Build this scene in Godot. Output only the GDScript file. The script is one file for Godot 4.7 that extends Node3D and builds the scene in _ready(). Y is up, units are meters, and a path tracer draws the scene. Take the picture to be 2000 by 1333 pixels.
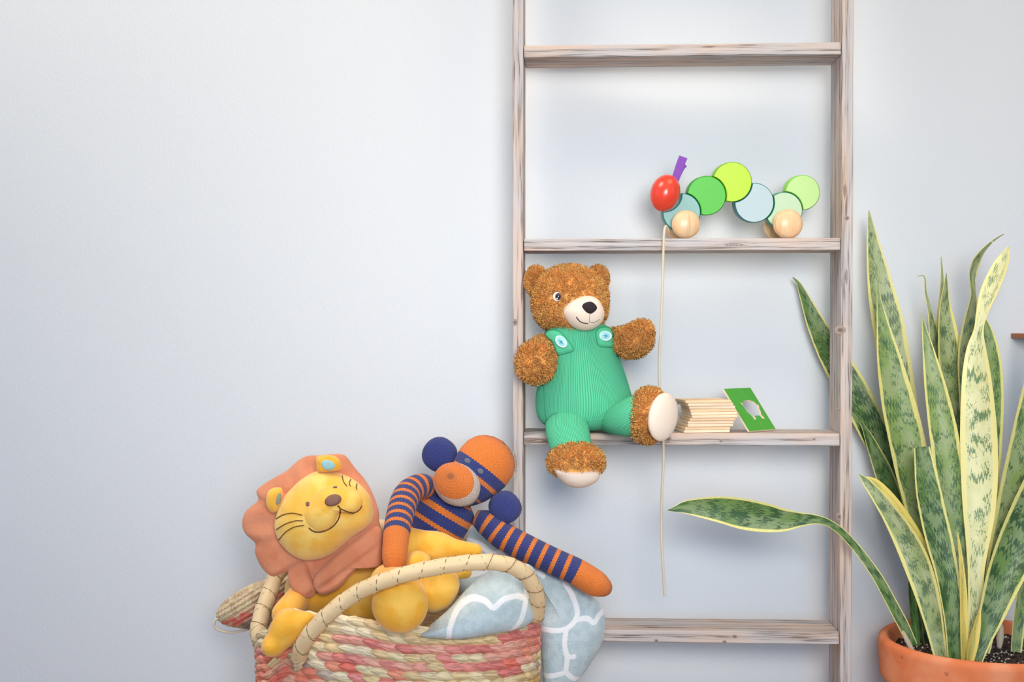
extends Node3D
# A nursery corner: a weathered ladder against a pale wall with plush toys, a wooden pull toy, a woven basket and a snake plant.
# World: x right, y up, z towards the camera; metres. The front faces of the ladder lie near z = 0, the back wall at z = WALL.

const CAM := Vector3(0.0, 0.8, 2.08)
const PITCH := -0.0131
const FOCAL := 2500.0          # in pixels of a 2000 x 1333 picture
const WALL := -0.15
const LAMP := Vector3(0.3, 1.25, 2.6)
const LAMP_AIM := Vector3(0.25, 0.8, -0.15)

var rng := RandomNumberGenerator.new()
var M := {}                    # materials by name


func _ready() -> void:
	rng.seed = 7
	# --- camera
	var cam := Camera3D.new()
	cam.name = "camera"
	cam.fov = rad_to_deg(2.0 * atan(666.5 / FOCAL))
	cam.near = 0.05
	cam.far = 50.0
	cam.position = CAM
	cam.rotation.x = PITCH
	add_child(cam)
	cam.current = true
	# --- sky, seen only through the windows out of view
	var env := Environment.new()
	var sky := Sky.new()
	var sm := ProceduralSkyMaterial.new()
	sm.sky_top_color = Color(0.55, 0.7, 0.92)
	sm.sky_horizon_color = Color(0.86, 0.91, 0.97)
	sm.ground_horizon_color = Color(0.75, 0.78, 0.78)
	sm.ground_bottom_color = Color(0.5, 0.52, 0.5)
	sky.sky_material = sm
	env.sky = sky
	env.background_mode = Environment.BG_SKY
	env.background_energy_multiplier = 1.0
	env.tonemap_mode = Environment.TONE_MAPPER_LINEAR
	env.tonemap_exposure = 1.2
	env.sdfgi_enabled = true
	env.ssao_enabled = true
	env.ssil_enabled = true
	var we := WorldEnvironment.new()
	we.name = "environment"
	we.environment = env
	add_child(we)
	# --- unseen lights, placed to brighten the wall: soft spot, two ceiling panels, two windows
	var spot := SpotLight3D.new()
	spot.name = "unseen_spot_lamp_beam"
	spot.light_color = Color(1.0, 0.985, 0.955)
	spot.light_energy = 4.3
	spot.light_size = 0.45
	spot.spot_range = 12.0
	spot.spot_attenuation = 2.0
	spot.spot_angle = 31.0
	spot.spot_angle_attenuation = 1.0
	spot.shadow_enabled = true
	add_child(spot)
	spot.look_at_from_position(LAMP, LAMP_AIM, Vector3.UP)
	unseen_area_light("unseen_window_light_front", Vector3(0.15, 1.1, 3.86), Vector3(0.15, 0.8, 0.0), Vector2(2.2, 1.5), Color(0.46, 0.78, 1.0), 3.6)
	unseen_area_light("unseen_ceiling_lamp_left_glow", Vector3(-0.95, 2.52, 0.8), Vector3(-0.95, 0.0, 0.8), Vector2(0.9, 0.9), Color(1.0, 0.945, 0.87), 2.3)
	unseen_area_light("unseen_window_light_right", Vector3(2.56, 1.35, 2.0), Vector3(0.0, 1.35, 2.0), Vector2(1.6, 1.5), Color(1.0, 0.98, 0.95), 0.15)
	unseen_area_light("unseen_ceiling_lamp_glow", Vector3(1.0, 2.52, 0.8), Vector3(1.0, 0.0, 0.8), Vector2(0.9, 0.9), Color(1.0, 0.87, 0.68), 0.85)

	build_materials()
	build_room()
	build_ladder()
	build_pull_toy()
	build_cards()
	build_bear()
	build_basket()
	build_lion()
	build_monkey()
	build_blanket()
	build_plant()
	build_shelf()


func unseen_area_light(called: String, at: Vector3, to: Vector3, size: Vector2, col: Color, energy: float) -> void:  # a soft area light out of view
	var l := AreaLight3D.new()
	l.name = called
	l.area_size = size
	l.light_color = col
	l.light_energy = energy
	l.shadow_enabled = true
	l.area_range = 12.0
	l.area_attenuation = 2.0
	add_child(l)
	var up := Vector3.UP if absf((to - at).normalized().y) < 0.9 else Vector3.FORWARD
	l.look_at_from_position(at, to, up)


# ------------------------------------------------------------------ placing
func W(px: float, py: float, z: float) -> Vector3:
	var d := Basis(Vector3.RIGHT, PITCH) * Vector3((px - 1000.0) / FOCAL, (666.5 - py) / FOCAL, -1.0)
	return CAM + d * ((z - CAM.z) / d.z)


func S(z: float) -> float:       # metres per pixel at that depth
	return (CAM.z - z) / FOCAL


func C(r: float, g: float, b: float) -> Color:     # 0..255 sRGB -> linear, for vertex colours
	return Color(r / 255.0, g / 255.0, b / 255.0).srgb_to_linear()


func K(r: float, g: float, b: float) -> Color:     # 0..255 sRGB, for albedo_color
	return Color(r / 255.0, g / 255.0, b / 255.0)


# ------------------------------------------------------------------ geometry
class Geo:
	var v := PackedVector3Array()
	var uv := PackedVector2Array()
	var c := PackedColorArray()
	var i := PackedInt32Array()
	var n := PackedVector3Array()

	func add(p: Vector3, t := Vector2.ZERO, col := Color.WHITE) -> int:
		v.append(p)
		uv.append(t)
		c.append(col)
		return v.size() - 1

	func tri(a: int, b: int, d: int) -> void:
		i.append(a)
		i.append(b)
		i.append(d)

	func quad(a: int, b: int, d: int, e: int) -> void:
		tri(a, b, d)
		tri(a, d, e)

	func grid(first: int, rows: int, cols: int) -> void:
		for r in rows - 1:
			for k in cols - 1:
				var a := first + r * cols + k
				quad(a, a + 1, a + cols + 1, a + cols)

	func append(g: Geo) -> void:
		var at := v.size()
		v.append_array(g.v)
		uv.append_array(g.uv)
		c.append_array(g.c)
		n.append_array(g.n)
		for k in g.i:
			i.append(at + k)

	func xf(t: Transform3D) -> Geo:
		for k in v.size():
			v[k] = t * v[k]
		for k in n.size():
			n[k] = (t.basis * n[k]).normalized()
		return self

	func tint(col: Color) -> Geo:
		c.fill(col)
		return self

	func flip() -> void:
		for k in range(0, i.size(), 3):
			var t := i[k]
			i[k] = i[k + 1]
			i[k + 1] = t

	func outward() -> Geo:            # closed shapes: make the faces look outwards (clockwise fronts), then smooth normals
		var mid := Vector3.ZERO
		for p in v:
			mid += p
		mid /= maxi(v.size(), 1)
		var vol := 0.0
		for k in range(0, i.size(), 3):
			vol += (v[i[k]] - mid).dot((v[i[k + 1]] - mid).cross(v[i[k + 2]] - mid))
		if vol > 0.0:
			flip()
		return smooth()

	func facing(dir: Vector3) -> Geo:  # open sheets: most faces look towards dir
		var sum := 0.0
		for k in range(0, i.size(), 3):
			sum += (v[i[k + 2]] - v[i[k]]).cross(v[i[k + 1]] - v[i[k]]).dot(dir)
		if sum < 0.0:
			flip()
		return smooth()

	func smooth() -> Geo:
		var key := PackedInt32Array()
		key.resize(v.size())
		var at := {}
		var sums := PackedVector3Array()
		for k in v.size():
			var q := Vector3i((v[k] * 20000.0).round())
			if not at.has(q):
				at[q] = sums.size()
				sums.append(Vector3.ZERO)
			key[k] = at[q]
		for k in range(0, i.size(), 3):
			var a := i[k]
			var b := i[k + 1]
			var d := i[k + 2]
			var f := (v[d] - v[a]).cross(v[b] - v[a])
			sums[key[a]] += f
			sums[key[b]] += f
			sums[key[d]] += f
		n.resize(v.size())
		for k in v.size():
			var f := sums[key[k]]
			n[k] = f.normalized() if f.length_squared() > 1e-24 else Vector3.UP
		return self

	func flat() -> Geo:                # creased faces: every triangle gets vertices of its own
		var g := Geo.new()
		for k in range(0, i.size(), 3):
			var f := (v[i[k + 2]] - v[i[k]]).cross(v[i[k + 1]] - v[i[k]]).normalized()
			for j in 3:
				g.i.append(g.add(v[i[k + j]], uv[i[k + j]], c[i[k + j]]))
				g.n.append(f)
		return g

	func surface(mesh: ArrayMesh, off: Vector3) -> ArrayMesh:
		var a := []
		a.resize(Mesh.ARRAY_MAX)
		var moved := PackedVector3Array()
		moved.resize(v.size())
		for k in v.size():
			moved[k] = v[k] - off
		a[Mesh.ARRAY_VERTEX] = moved
		a[Mesh.ARRAY_NORMAL] = n
		a[Mesh.ARRAY_TEX_UV] = uv
		a[Mesh.ARRAY_COLOR] = c
		a[Mesh.ARRAY_INDEX] = i
		mesh.add_surface_from_arrays(Mesh.PRIMITIVE_TRIANGLES, a)
		return mesh


func loft(rings: Array, us: Array, vs: Array, cols: Array = [], caps := true) -> Geo:
	var g := Geo.new()
	var m: int = rings[0].size()
	for r in rings.size():
		var col: Color = cols[r] if cols.size() else Color.WHITE
		for k in m + 1:
			g.add(rings[r][k % m], Vector2(us[k], vs[r]), col)
	g.grid(0, rings.size(), m + 1)
	if caps:
		for e in 2:
			var r := 0 if e == 0 else rings.size() - 1
			var mid := Vector3.ZERO
			for p in rings[r]:
				mid += p
			mid /= m
			if mid.distance_to(rings[r][0]) < 1e-5:
				continue
			var col: Color = cols[r] if cols.size() else Color.WHITE
			var o := g.add(mid, Vector2(0.5, vs[r]), col)
			var first := g.v.size()
			for k in m:
				g.add(rings[r][k], Vector2(us[k], vs[r]), col)
			for k in m:
				if e == 0:
					g.tri(o, first + (k + 1) % m, first + k)
				else:
					g.tri(o, first + k, first + (k + 1) % m)
	return g


func even(n: int, scale := 1.0) -> Array:
	var a := []
	for k in n + 1:
		a.append(scale * k / n)
	return a


func spline(pts: Array, n: int) -> Array:      # Catmull-Rom through Vector2, Vector3 or Vector4 points
	var out := []
	var last := pts.size() - 1
	for k in n:
		var t := float(k) / (n - 1) * last
		var s := mini(int(t), last - 1)
		out.append(cat(pts[maxi(s - 1, 0)], pts[s], pts[s + 1], pts[mini(s + 2, last)], t - s))
	return out


func cat(a, b, c, d, t: float):
	return b + (c - a) * (0.5 * t) + (a * 2.0 - b * 5.0 + c * 4.0 - d) * (0.5 * t * t) + (b * 3.0 - c * 3.0 + d - a) * (0.5 * t * t * t)


func ring_spline(pts: Array, n: int) -> Array:   # closed, evenly spaced along its length
	var m := pts.size()
	var fine := []
	var far := [0.0]
	for k in m * 12:
		var s := k / 12
		fine.append(cat(pts[(s + m - 1) % m], pts[s], pts[(s + 1) % m], pts[(s + 2) % m], (k % 12) / 12.0))
	for k in fine.size():
		far.append(far[k] + (fine[(k + 1) % fine.size()] - fine[k]).length())
	var out := []
	var at := 0
	for k in n:
		var goal: float = far[fine.size()] * k / n
		while far[at + 1] < goal:
			at += 1
		out.append(fine[at].lerp(fine[(at + 1) % fine.size()], (goal - far[at]) / maxf(far[at + 1] - far[at], 1e-9)))
	return out


func tube(path: Array, rads: Array, sides: int, ref: Vector3, rounded := true, cols: Array = [], vscale := 1.0) -> Geo:
	var rings := []
	var vs := []
	var cc := []
	var far := 0.0
	var last := path.size() - 1
	for k in path.size():
		var t: Vector3 = (path[mini(k + 1, last)] - path[maxi(k - 1, 0)]).normalized()
		var nn := (ref - t * ref.dot(t)).normalized()
		var bb := t.cross(nn)
		var r: Vector2 = rads[k] if rads[k] is Vector2 else Vector2(rads[k], rads[k])
		if k:
			far += path[k].distance_to(path[k - 1])
		var steps := [[0.0, 1.0]]
		if rounded and k == 0:
			steps = [[-1.0, 0.02], [-0.92, 0.39], [-0.7, 0.71], [-0.38, 0.92], [0.0, 1.0]]
		elif rounded and k == last:
			steps = [[0.0, 1.0], [0.38, 0.92], [0.7, 0.71], [0.92, 0.39], [1.0, 0.02]]
		for st in steps:
			var ring := PackedVector3Array()
			for s in sides:
				var a := TAU * s / sides
				ring.append(path[k] + t * (st[0] * minf(r.x, r.y)) + (nn * (cos(a) * r.x) + bb * (sin(a) * r.y)) * st[1])
			rings.append(ring)
			vs.append((far + st[0] * minf(r.x, r.y)) * vscale)
			cc.append(cols[k] if cols.size() else Color.WHITE)
	return loft(rings, even(sides), vs, cc, true).outward()


func ellipsoid(at: Vector3, b: Basis, rows := 20, cols := 32) -> Geo:    # b: the three half axes
	var rings := []
	for r in rows + 1:
		var th := PI * clampf(float(r) / rows, 0.003, 0.997)
		var ring := PackedVector3Array()
		for k in cols:
			var a := TAU * k / cols
			ring.append(at + b * Vector3(sin(th) * cos(a), cos(th), sin(th) * sin(a)))
		rings.append(ring)
	return loft(rings, even(cols), even(rows)).outward()


func lathe(profile: Array, xf: Transform3D, cols := 64) -> Geo:     # profile: Vector2(radius, height), closed along the axis or not
	var rings := []
	var vs := []
	var far := 0.0
	for k in profile.size():
		if k:
			far += profile[k].distance_to(profile[k - 1])
		vs.append(far)
		var ring := PackedVector3Array()
		for s in cols:
			var a := TAU * s / cols
			ring.append(xf * Vector3(maxf(profile[k].x, 1e-5) * cos(a), profile[k].y, maxf(profile[k].x, 1e-5) * sin(a)))
		rings.append(ring)
	return loft(rings, even(cols), vs, [], false)


# A stuffed shape: its outline (pixels, at the depth z), blown up in front and behind. lean: change of depth per pixel; bump(px, py, t) adds to the front.
func pillow(outline: Array, mid: Vector2, z: float, front: float, back: float, n := 64, rings := 14, power := 2.0, lean := Vector2.ZERO, bump = null) -> Geo:
	var g := Geo.new()
	var edge := ring_spline(outline, n)
	for side in 2:
		var first := g.v.size()
		for r in rings + 1:
			var t := sin(PI * 0.5 * r / rings) if r < rings else 1.0
			for k in n + 1:
				var q: Vector2 = mid.lerp(edge[k % n], t)
				var h := pow(maxf(1.0 - pow(t, power), 0.0), 0.5)
				var p := W(q.x, q.y, z)
				var dz := (front if side == 0 else -back) * h + lean.dot(q - mid)
				if bump != null and t < 1.0:
					dz += bump.call(q.x, q.y, t) * (1.0 if side == 0 else 0.0)
				g.add(Vector3(p.x, p.y, z + dz), q / 100.0)
		var at := g.i.size()
		g.grid(first, rings + 1, n + 1)
		if side == 1:
			for k in range(at, g.i.size(), 3):
				var x := g.i[k]
				g.i[k] = g.i[k + 1]
				g.i[k + 1] = x
	return g.outward()


func oval(x: float, y: float, rx: float, ry: float, turn := 0.0, n := 12) -> Array:
	var a := []
	for k in n:
		a.append(Vector2(x, y) + Vector2(cos(TAU * k / n) * rx, sin(TAU * k / n) * ry).rotated(turn))
	return a


func prism(outline: PackedVector2Array, depth: float, bevel: float, xf: Transform3D) -> Geo:   # a flat outline in x, y made `depth` thick behind z = 0, its edges chamfered
	var g := Geo.new()
	var poly := outline.duplicate()
	if area(poly) < 0.0:
		poly.reverse()
	var inner := PackedVector2Array()
	var m := poly.size()
	for k in m:
		var a := (poly[k] - poly[(k + m - 1) % m]).normalized()
		var b := (poly[(k + 1) % m] - poly[k]).normalized()
		var nn := Vector2(-a.y - b.y, a.x + b.x).normalized()       # towards the inside of a counter-clockwise outline
		inner.append(poly[k] + nn * bevel)
	var loops := [[inner, 0.0], [poly, -bevel], [poly, -depth + bevel], [inner, -depth]]
	var idx := Geometry2D.triangulate_polygon(inner)
	for e in [0, 3]:
		var first := g.v.size()
		for q in inner:
			g.add(Vector3(q.x, q.y, loops[e][1]), q * 10.0)
		for k in range(0, idx.size(), 3):
			var turn := (inner[idx[k + 1]] - inner[idx[k]]).cross(inner[idx[k + 2]] - inner[idx[k]])
			if (turn > 0.0) == (e == 0):
				g.tri(first + idx[k], first + idx[k + 2], first + idx[k + 1])
			else:
				g.tri(first + idx[k], first + idx[k + 1], first + idx[k + 2])
	for s in 3:
		var first := g.v.size()
		for l in [s, s + 1]:
			for k in m + 1:
				var q: Vector2 = loops[l][0][k % m]
				g.add(Vector3(q.x, q.y, loops[l][1]), Vector2(float(k) / m * 3.0, loops[l][1] * 10.0))
		for k in m:
			g.quad(first + k, first + k + 1, first + m + 1 + k + 1, first + m + 1 + k)
	return g.xf(xf).smooth()


func area(p: PackedVector2Array) -> float:
	var a := 0.0
	for k in p.size():
		a += p[k].cross(p[(k + 1) % p.size()])
	return a * 0.5


func beam(a: Vector3, b: Vector3, side: Vector3, w: float, depth: Vector3, d: float, bevel: float, wob := 0.0, segs := 24) -> Geo:   # a plank from a to b, slightly worn
	var prof := []
	for q in [[-1, -1, 1, 0], [1, -1, 0, 1], [1, 1, -1, 0], [-1, 1, 0, -1]]:
		var cx: float = q[0] * w * 0.5
		var cy: float = q[1] * d * 0.5
		prof.append(Vector2(cx, cy) + Vector2(0, -q[1] * bevel) if q[2] == 1 or q[2] == -1 else Vector2(cx - q[0] * bevel, cy))
		prof.append(Vector2(cx, cy) + Vector2(-q[0] * bevel * 0.3, -q[1] * bevel * 0.3))
		prof.append(Vector2(cx - q[0] * bevel, cy) if q[2] == 1 or q[2] == -1 else Vector2(cx, cy - q[1] * bevel))
	var us := [0.0]
	for k in prof.size():
		us.append(us[k] + prof[k].distance_to(prof[(k + 1) % prof.size()]) / 0.09)
	var du := rng.randf() * 5.0
	for k in us.size():
		us[k] += du
	var v0 := rng.randf()
	var nz := FastNoiseLite.new()
	nz.seed = rng.randi() % 1000
	nz.frequency = 6.0
	var rings := []
	var vs := []
	var ends := [0.0, bevel * 0.6 / a.distance_to(b)]
	for k in segs + 1:
		ends.append(lerpf(0.012, 0.988, float(k) / segs))
	ends.append(1.0 - ends[1])
	ends.append(1.0)
	for e in ends.size():
		var t: float = ends[e]
		var p := a.lerp(b, t)
		var small := 1.0 - (2.0 * bevel * 0.5 / minf(w, d) if e == 0 or e == ends.size() - 1 else 0.0)
		var ring := PackedVector3Array()
		for k in prof.size():
			var q: Vector2 = prof[k] * small
			var o := nz.get_noise_3d(p.x * 3.0 + q.x * 20.0, p.y * 3.0 + q.y * 20.0, 1.0) * wob
			ring.append(p + side * (q.x + o * signf(q.x)) + depth * (q.y + nz.get_noise_3d(p.x * 3.0, p.y * 3.0, 9.0 + q.x * 30.0) * wob * signf(q.y)))
		rings.append(ring)
		vs.append(v0 + t * a.distance_to(b))
	return loft(rings, us, vs).outward()


# Signed distances, meshed as surface nets. prims: [kind, a, b, ra, rb, k] for a tapered capsule or [kind, centre, inverse basis, smallest radius, 0, k] for an ellipsoid.
func dist(prims: Array, p: Vector3) -> float:
	var d := 1e3
	for q in prims:
		var e: float
		if q[0] == 0:
			var ab: Vector3 = q[2] - q[1]
			var h := clampf((p - q[1]).dot(ab) / ab.length_squared(), 0.0, 1.0)
			e = p.distance_to(q[1] + ab * h) - lerpf(q[3], q[4], h)
		else:
			var l: Vector3 = q[2] * (p - q[1])
			var k0 := l.length()
			var k1: float = (q[2] * l).length()
			e = k0 * (k0 - 1.0) / maxf(k1, 1e-6) if k0 > 0.05 else -q[3]
		var k: float = q[5]
		var h2 := maxf(k - absf(d - e), 0.0) / k
		d = minf(d, e) - h2 * h2 * k * 0.25
	return d


func cap(a: Vector3, b: Vector3, ra: float, rb: float, k := 0.015) -> Array:
	return [0, a, b, ra, rb, k]


func egg(at: Vector3, r: Vector3, turn := Basis(), k := 0.015) -> Array:
	var b := turn * Basis.from_scale(r)
	var inv := Basis.from_scale(Vector3.ONE / r) * turn.transposed()
	return [1, at, inv, minf(r.x, minf(r.y, r.z)), 0.0, k]


func nets(prims: Array, lo: Vector3, hi: Vector3, h: float) -> Geo:
	var nb := Vector3i(((hi - lo) / (h * 4.0)).ceil())
	var nx := nb.x * 4 + 1
	var ny := nb.y * 4 + 1
	var nz := nb.z * 4 + 1
	var val := PackedFloat32Array()
	val.resize(nx * ny * nz)
	val.fill(1e6)
	var live := []
	for bz in nb.z:
		for by in nb.y:
			for bx in nb.x:
				var d0 := dist(prims, lo + Vector3(bx * 4 + 2, by * 4 + 2, bz * 4 + 2) * h)
				var on := absf(d0) < 5.5 * h
				if on:
					live.append(Vector3i(bx, by, bz))
				for z in range(bz * 4, bz * 4 + 5):
					for y in range(by * 4, by * 4 + 5):
						for x in range(bx * 4, bx * 4 + 5):
							var at := (z * ny + y) * nx + x
							if on:
								if absf(val[at]) >= 1e5:
									val[at] = dist(prims, lo + Vector3(x, y, z) * h)
							elif val[at] >= 1e5:
								val[at] = 1e6 if d0 > 0.0 else -1e6
	var g := Geo.new()
	var cell := {}
	var corner := [0, 1, nx, nx + 1, nx * ny, nx * ny + 1, nx * ny + nx, nx * ny + nx + 1]
	var pairs := [[0, 1], [2, 3], [4, 5], [6, 7], [0, 2], [1, 3], [4, 6], [5, 7], [0, 4], [1, 5], [2, 6], [3, 7]]
	for b in live:
		for z in range(b.z * 4, b.z * 4 + 4):
			for y in range(b.y * 4, b.y * 4 + 4):
				for x in range(b.x * 4, b.x * 4 + 4):
					var at: int = (z * ny + y) * nx + x
					var inside := 0
					for k in 8:
						if val[at + corner[k]] < 0.0:
							inside += 1
					if inside == 0 or inside == 8:
						continue
					var sum := Vector3.ZERO
					var cnt := 0
					for pr in pairs:
						var a: float = val[at + corner[pr[0]]]
						var c2: float = val[at + corner[pr[1]]]
						if (a < 0.0) != (c2 < 0.0):
							var t := a / (a - c2)
							var p0 := Vector3(pr[0] & 1, (pr[0] >> 1) & 1, pr[0] >> 2)
							var p1 := Vector3(pr[1] & 1, (pr[1] >> 1) & 1, pr[1] >> 2)
							sum += p0.lerp(p1, t)
							cnt += 1
					var p := lo + (Vector3(x, y, z) + sum / cnt) * h
					cell[at] = g.add(p, Vector2(p.x, p.y) * 10.0)
	for at in cell:
		var s: float = val[at]
		for ax in 3:
			var step: int = [1, nx, nx * ny][ax]
			var s1: float = val[at + step]
			if (s < 0.0) == (s1 < 0.0):
				continue
			var u: int = [nx, nx * ny, 1][ax]
			var w: int = [nx * ny, 1, nx][ax]
			if cell.has(at - u) and cell.has(at - w) and cell.has(at - u - w):
				if s < 0.0:
					g.quad(cell[at], cell[at - w], cell[at - u - w], cell[at - u])
				else:
					g.quad(cell[at], cell[at - u], cell[at - u - w], cell[at - w])
	return g.outward()


func cast(geos: Array, px: float, py: float) -> Array:      # where the line of sight through a pixel meets a shape: [point, normal]
	var o := CAM
	var d := (W(px, py, -1.0) - CAM).normalized()
	var best := 1e9
	var nn := Vector3.BACK
	for g: Geo in geos:
		for k in range(0, g.i.size(), 3):
			var a := g.v[g.i[k]]
			var e1 := g.v[g.i[k + 1]] - a
			var e2 := g.v[g.i[k + 2]] - a
			var p := d.cross(e2)
			var det := e1.dot(p)
			if absf(det) < 1e-14:
				continue
			var s := o - a
			var u := s.dot(p) / det
			if u < -1e-4 or u > 1.0001:
				continue
			var q := s.cross(e1)
			var w := d.dot(q) / det
			if w < -1e-4 or u + w > 1.0001:
				continue
			var t := e2.dot(q) / det
			if t > 0.0 and t < best:
				best = t
				nn = (g.n[g.i[k]] * (1.0 - u - w) + g.n[g.i[k + 1]] * u + g.n[g.i[k + 2]] * w).normalized()
	return [o + d * best, nn] if best < 1e8 else []


func thread_on(geos: Array, pts: Array, n: int, r: float, lift := 0.0) -> Geo:   # a stitched line lying on a surface
	var path := []
	var norm := Vector3.BACK
	for q in spline(pts, n):
		var hit := cast(geos, q.x, q.y)
		if hit.size():
			path.append(hit[0] + hit[1] * lift)
			norm = hit[1]
	var rads := []
	for k in path.size():
		rads.append(r)
	return tube(path, rads, 6, norm)


func patch_on(geos: Array, outline: Array, mid: Vector2, thick: float, n := 32, rings := 6, under := 0.0015) -> Geo:   # a sewn-on patch that follows a surface
	var g := Geo.new()
	var edge := ring_spline(outline, n)
	var rows := []
	for r in rings + 1:
		var t := float(r) / rings
		var h := thick * sqrt(maxf(1.0 - t * t * t * t, 0.0))
		for k in n + 1:
			var q: Vector2 = mid.lerp(edge[k % n], t)
			var hit := cast(geos, q.x, q.y)
			if hit.is_empty():
				hit = cast(geos, mid.lerp(q, 0.93).x, mid.lerp(q, 0.93).y)
			if hit.is_empty():
				hit = [g.v[g.v.size() - n - 1], Vector3.BACK]
			g.add(hit[0] + hit[1] * (h - (under if r == rings else 0.0)), q / 100.0)
	g.grid(0, rings + 1, n + 1)
	return g.facing(Vector3.BACK)


# ------------------------------------------------------------------ naming
func obj(called: String, g: Geo, mat: Material, parent: Node3D = null, origin = null) -> MeshInstance3D:
	var o := MeshInstance3D.new()
	o.name = called
	var off := Vector3.ZERO
	if parent:
		off = parent.get_meta("base", Vector3.ZERO)
	elif origin != null:
		off = origin
		o.position = off
	o.mesh = g.surface(ArrayMesh.new(), off)
	o.set_meta("base", off)
	o.material_override = mat
	numbered(o, parent if parent else self)
	return o


func numbered(o: Node, parent: Node) -> void:
	var called := String(o.name)
	var k := 0
	while parent.has_node(NodePath(String(o.name))):
		k += 1
		o.name = "%s_%03d" % [called, k]
	parent.add_child(o, true)


func thing(called: String, label: String, category: String, at: Vector3, group := "") -> Node3D:
	var o := Node3D.new()
	o.name = called
	o.position = at
	numbered(o, self)
	o.set_meta("base", at)
	return tag(o, label, category, group)


func tag(o: Node3D, label: String, category: String, group := "") -> Node3D:
	o.set_meta("label", label)
	o.set_meta("category", category)
	if group:
		o.set_meta("group", group)
	return o


func stuff(o: Node3D) -> Node3D:
	o.set_meta("kind", "stuff")
	return o


# Pile fibres standing on a surface.
func fur(called: String, g: Geo, count: int, length: float, width: float, dark: Color, light: Color, comb: Vector3, parent: Node3D, keep = null) -> void:
	var far := PackedFloat32Array()
	var total := 0.0
	for k in range(0, g.i.size(), 3):
		total += (g.v[g.i[k + 1]] - g.v[g.i[k]]).cross(g.v[g.i[k + 2]] - g.v[g.i[k]]).length()
		far.append(total)
	var off: Vector3 = parent.get_meta("base")
	var buf := PackedFloat32Array()
	var clump := FastNoiseLite.new()
	clump.seed = 3
	clump.frequency = 60.0
	var made := 0
	for j in count:
		var at := far.bsearch(rng.randf() * total)
		at = mini(at, far.size() - 1) * 3
		var u := rng.randf()
		var w := rng.randf()
		if u + w > 1.0:
			u = 1.0 - u
			w = 1.0 - w
		var i0 := g.i[at]
		var i1 := g.i[at + 1]
		var i2 := g.i[at + 2]
		var p := g.v[i0] * (1.0 - u - w) + g.v[i1] * u + g.v[i2] * w
		if keep != null and not keep.call(p):
			continue
		var nn := (g.n[i0] * (1.0 - u - w) + g.n[i1] * u + g.n[i2] * w).normalized()
		var swirl := Vector3(clump.get_noise_3dv(p), clump.get_noise_3dv(p + Vector3(5, 0, 0)), clump.get_noise_3dv(p + Vector3(0, 7, 0)))
		var lay := Vector3(rng.randf_range(-1, 1), rng.randf_range(-1, 1), rng.randf_range(-1, 1)) * 0.55 + swirl * 1.3 + comb
		lay -= nn * lay.dot(nn)
		var y := (nn * 0.8 + lay).normalized()
		var x := y.cross(Vector3(rng.randf_range(-1, 1), rng.randf_range(-1, 1), rng.randf_range(-1, 1))).normalized()
		var z := x.cross(y)
		var l := length * rng.randf_range(0.7, 1.15)
		p -= nn * 0.0008 + off
		var col := dark.lerp(light, clampf(rng.randf() * 0.75 + 0.25 + clump.get_noise_3dv(p * 0.5) * 0.5, 0.0, 1.0))
		buf.append_array([x.x * width, y.x * l, z.x * width, p.x, x.y * width, y.y * l, z.y * width, p.y, x.z * width, y.z * l, z.z * width, p.z, col.r, col.g, col.b, 1.0])
		made += 1
	var mm := MultiMesh.new()
	mm.transform_format = MultiMesh.TRANSFORM_3D
	mm.use_colors = true
	mm.mesh = fibre()
	mm.instance_count = made
	mm.buffer = buf
	var o := MultiMeshInstance3D.new()
	o.name = called
	o.multimesh = mm
	o.material_override = M.fibre
	numbered(o, parent)
	stuff(o)


var _fibre: ArrayMesh
func fibre() -> ArrayMesh:
	if _fibre == null:
		var path := [Vector3(0, 0, 0), Vector3(0.5, 0.4, 0), Vector3(1.6, 0.75, 0), Vector3(3.4, 1.0, 0)]
		var g := tube(path, [1.0, 0.9, 0.62, 0.14], 3, Vector3.BACK, false)
		_fibre = g.surface(ArrayMesh.new(), Vector3.ZERO)
	return _fibre


# ------------------------------------------------------------------ materials
func noise(w: int, h: int, freq: float, sd: int, oct := 3, kind := FastNoiseLite.TYPE_SIMPLEX_SMOOTH) -> Image:
	var f := FastNoiseLite.new()
	f.noise_type = kind
	f.seed = sd
	f.frequency = freq
	f.fractal_octaves = oct
	return f.get_seamless_image(w, h)


func tex(im: Image) -> ImageTexture:
	return ImageTexture.create_from_image(im)


func grey(w: int, h: int, data: PackedByteArray) -> Image:
	return Image.create_from_data(w, h, false, Image.FORMAT_L8, data)


func mat(called: String, col: Color, rough: float, opts := {}) -> StandardMaterial3D:
	var m := StandardMaterial3D.new()
	m.resource_name = called
	m.albedo_color = col
	m.roughness = rough
	m.metallic_specular = opts.get("spec", 0.4)
	if opts.has("tex"):
		m.albedo_texture = opts.tex
	if opts.has("bump"):
		m.heightmap_enabled = true
		m.heightmap_texture = opts.bump
		m.heightmap_scale = opts.get("depth", 0.1)
	if opts.get("vc", false):
		m.vertex_color_use_as_albedo = true
	if opts.has("scale"):
		m.uv1_scale = opts.scale
	if opts.get("tri", false):
		m.uv1_triplanar = true
	if opts.has("rim"):
		m.rim_enabled = true
		m.rim = opts.rim
		m.rim_tint = opts.get("rim_tint", 0.6)
	if opts.has("coat"):
		m.clearcoat_enabled = true
		m.clearcoat = opts.coat
		m.clearcoat_roughness = opts.get("coat_rough", 0.2)
	if opts.get("two", false):
		m.cull_mode = BaseMaterial3D.CULL_DISABLED
	M[called] = m
	return m


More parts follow.
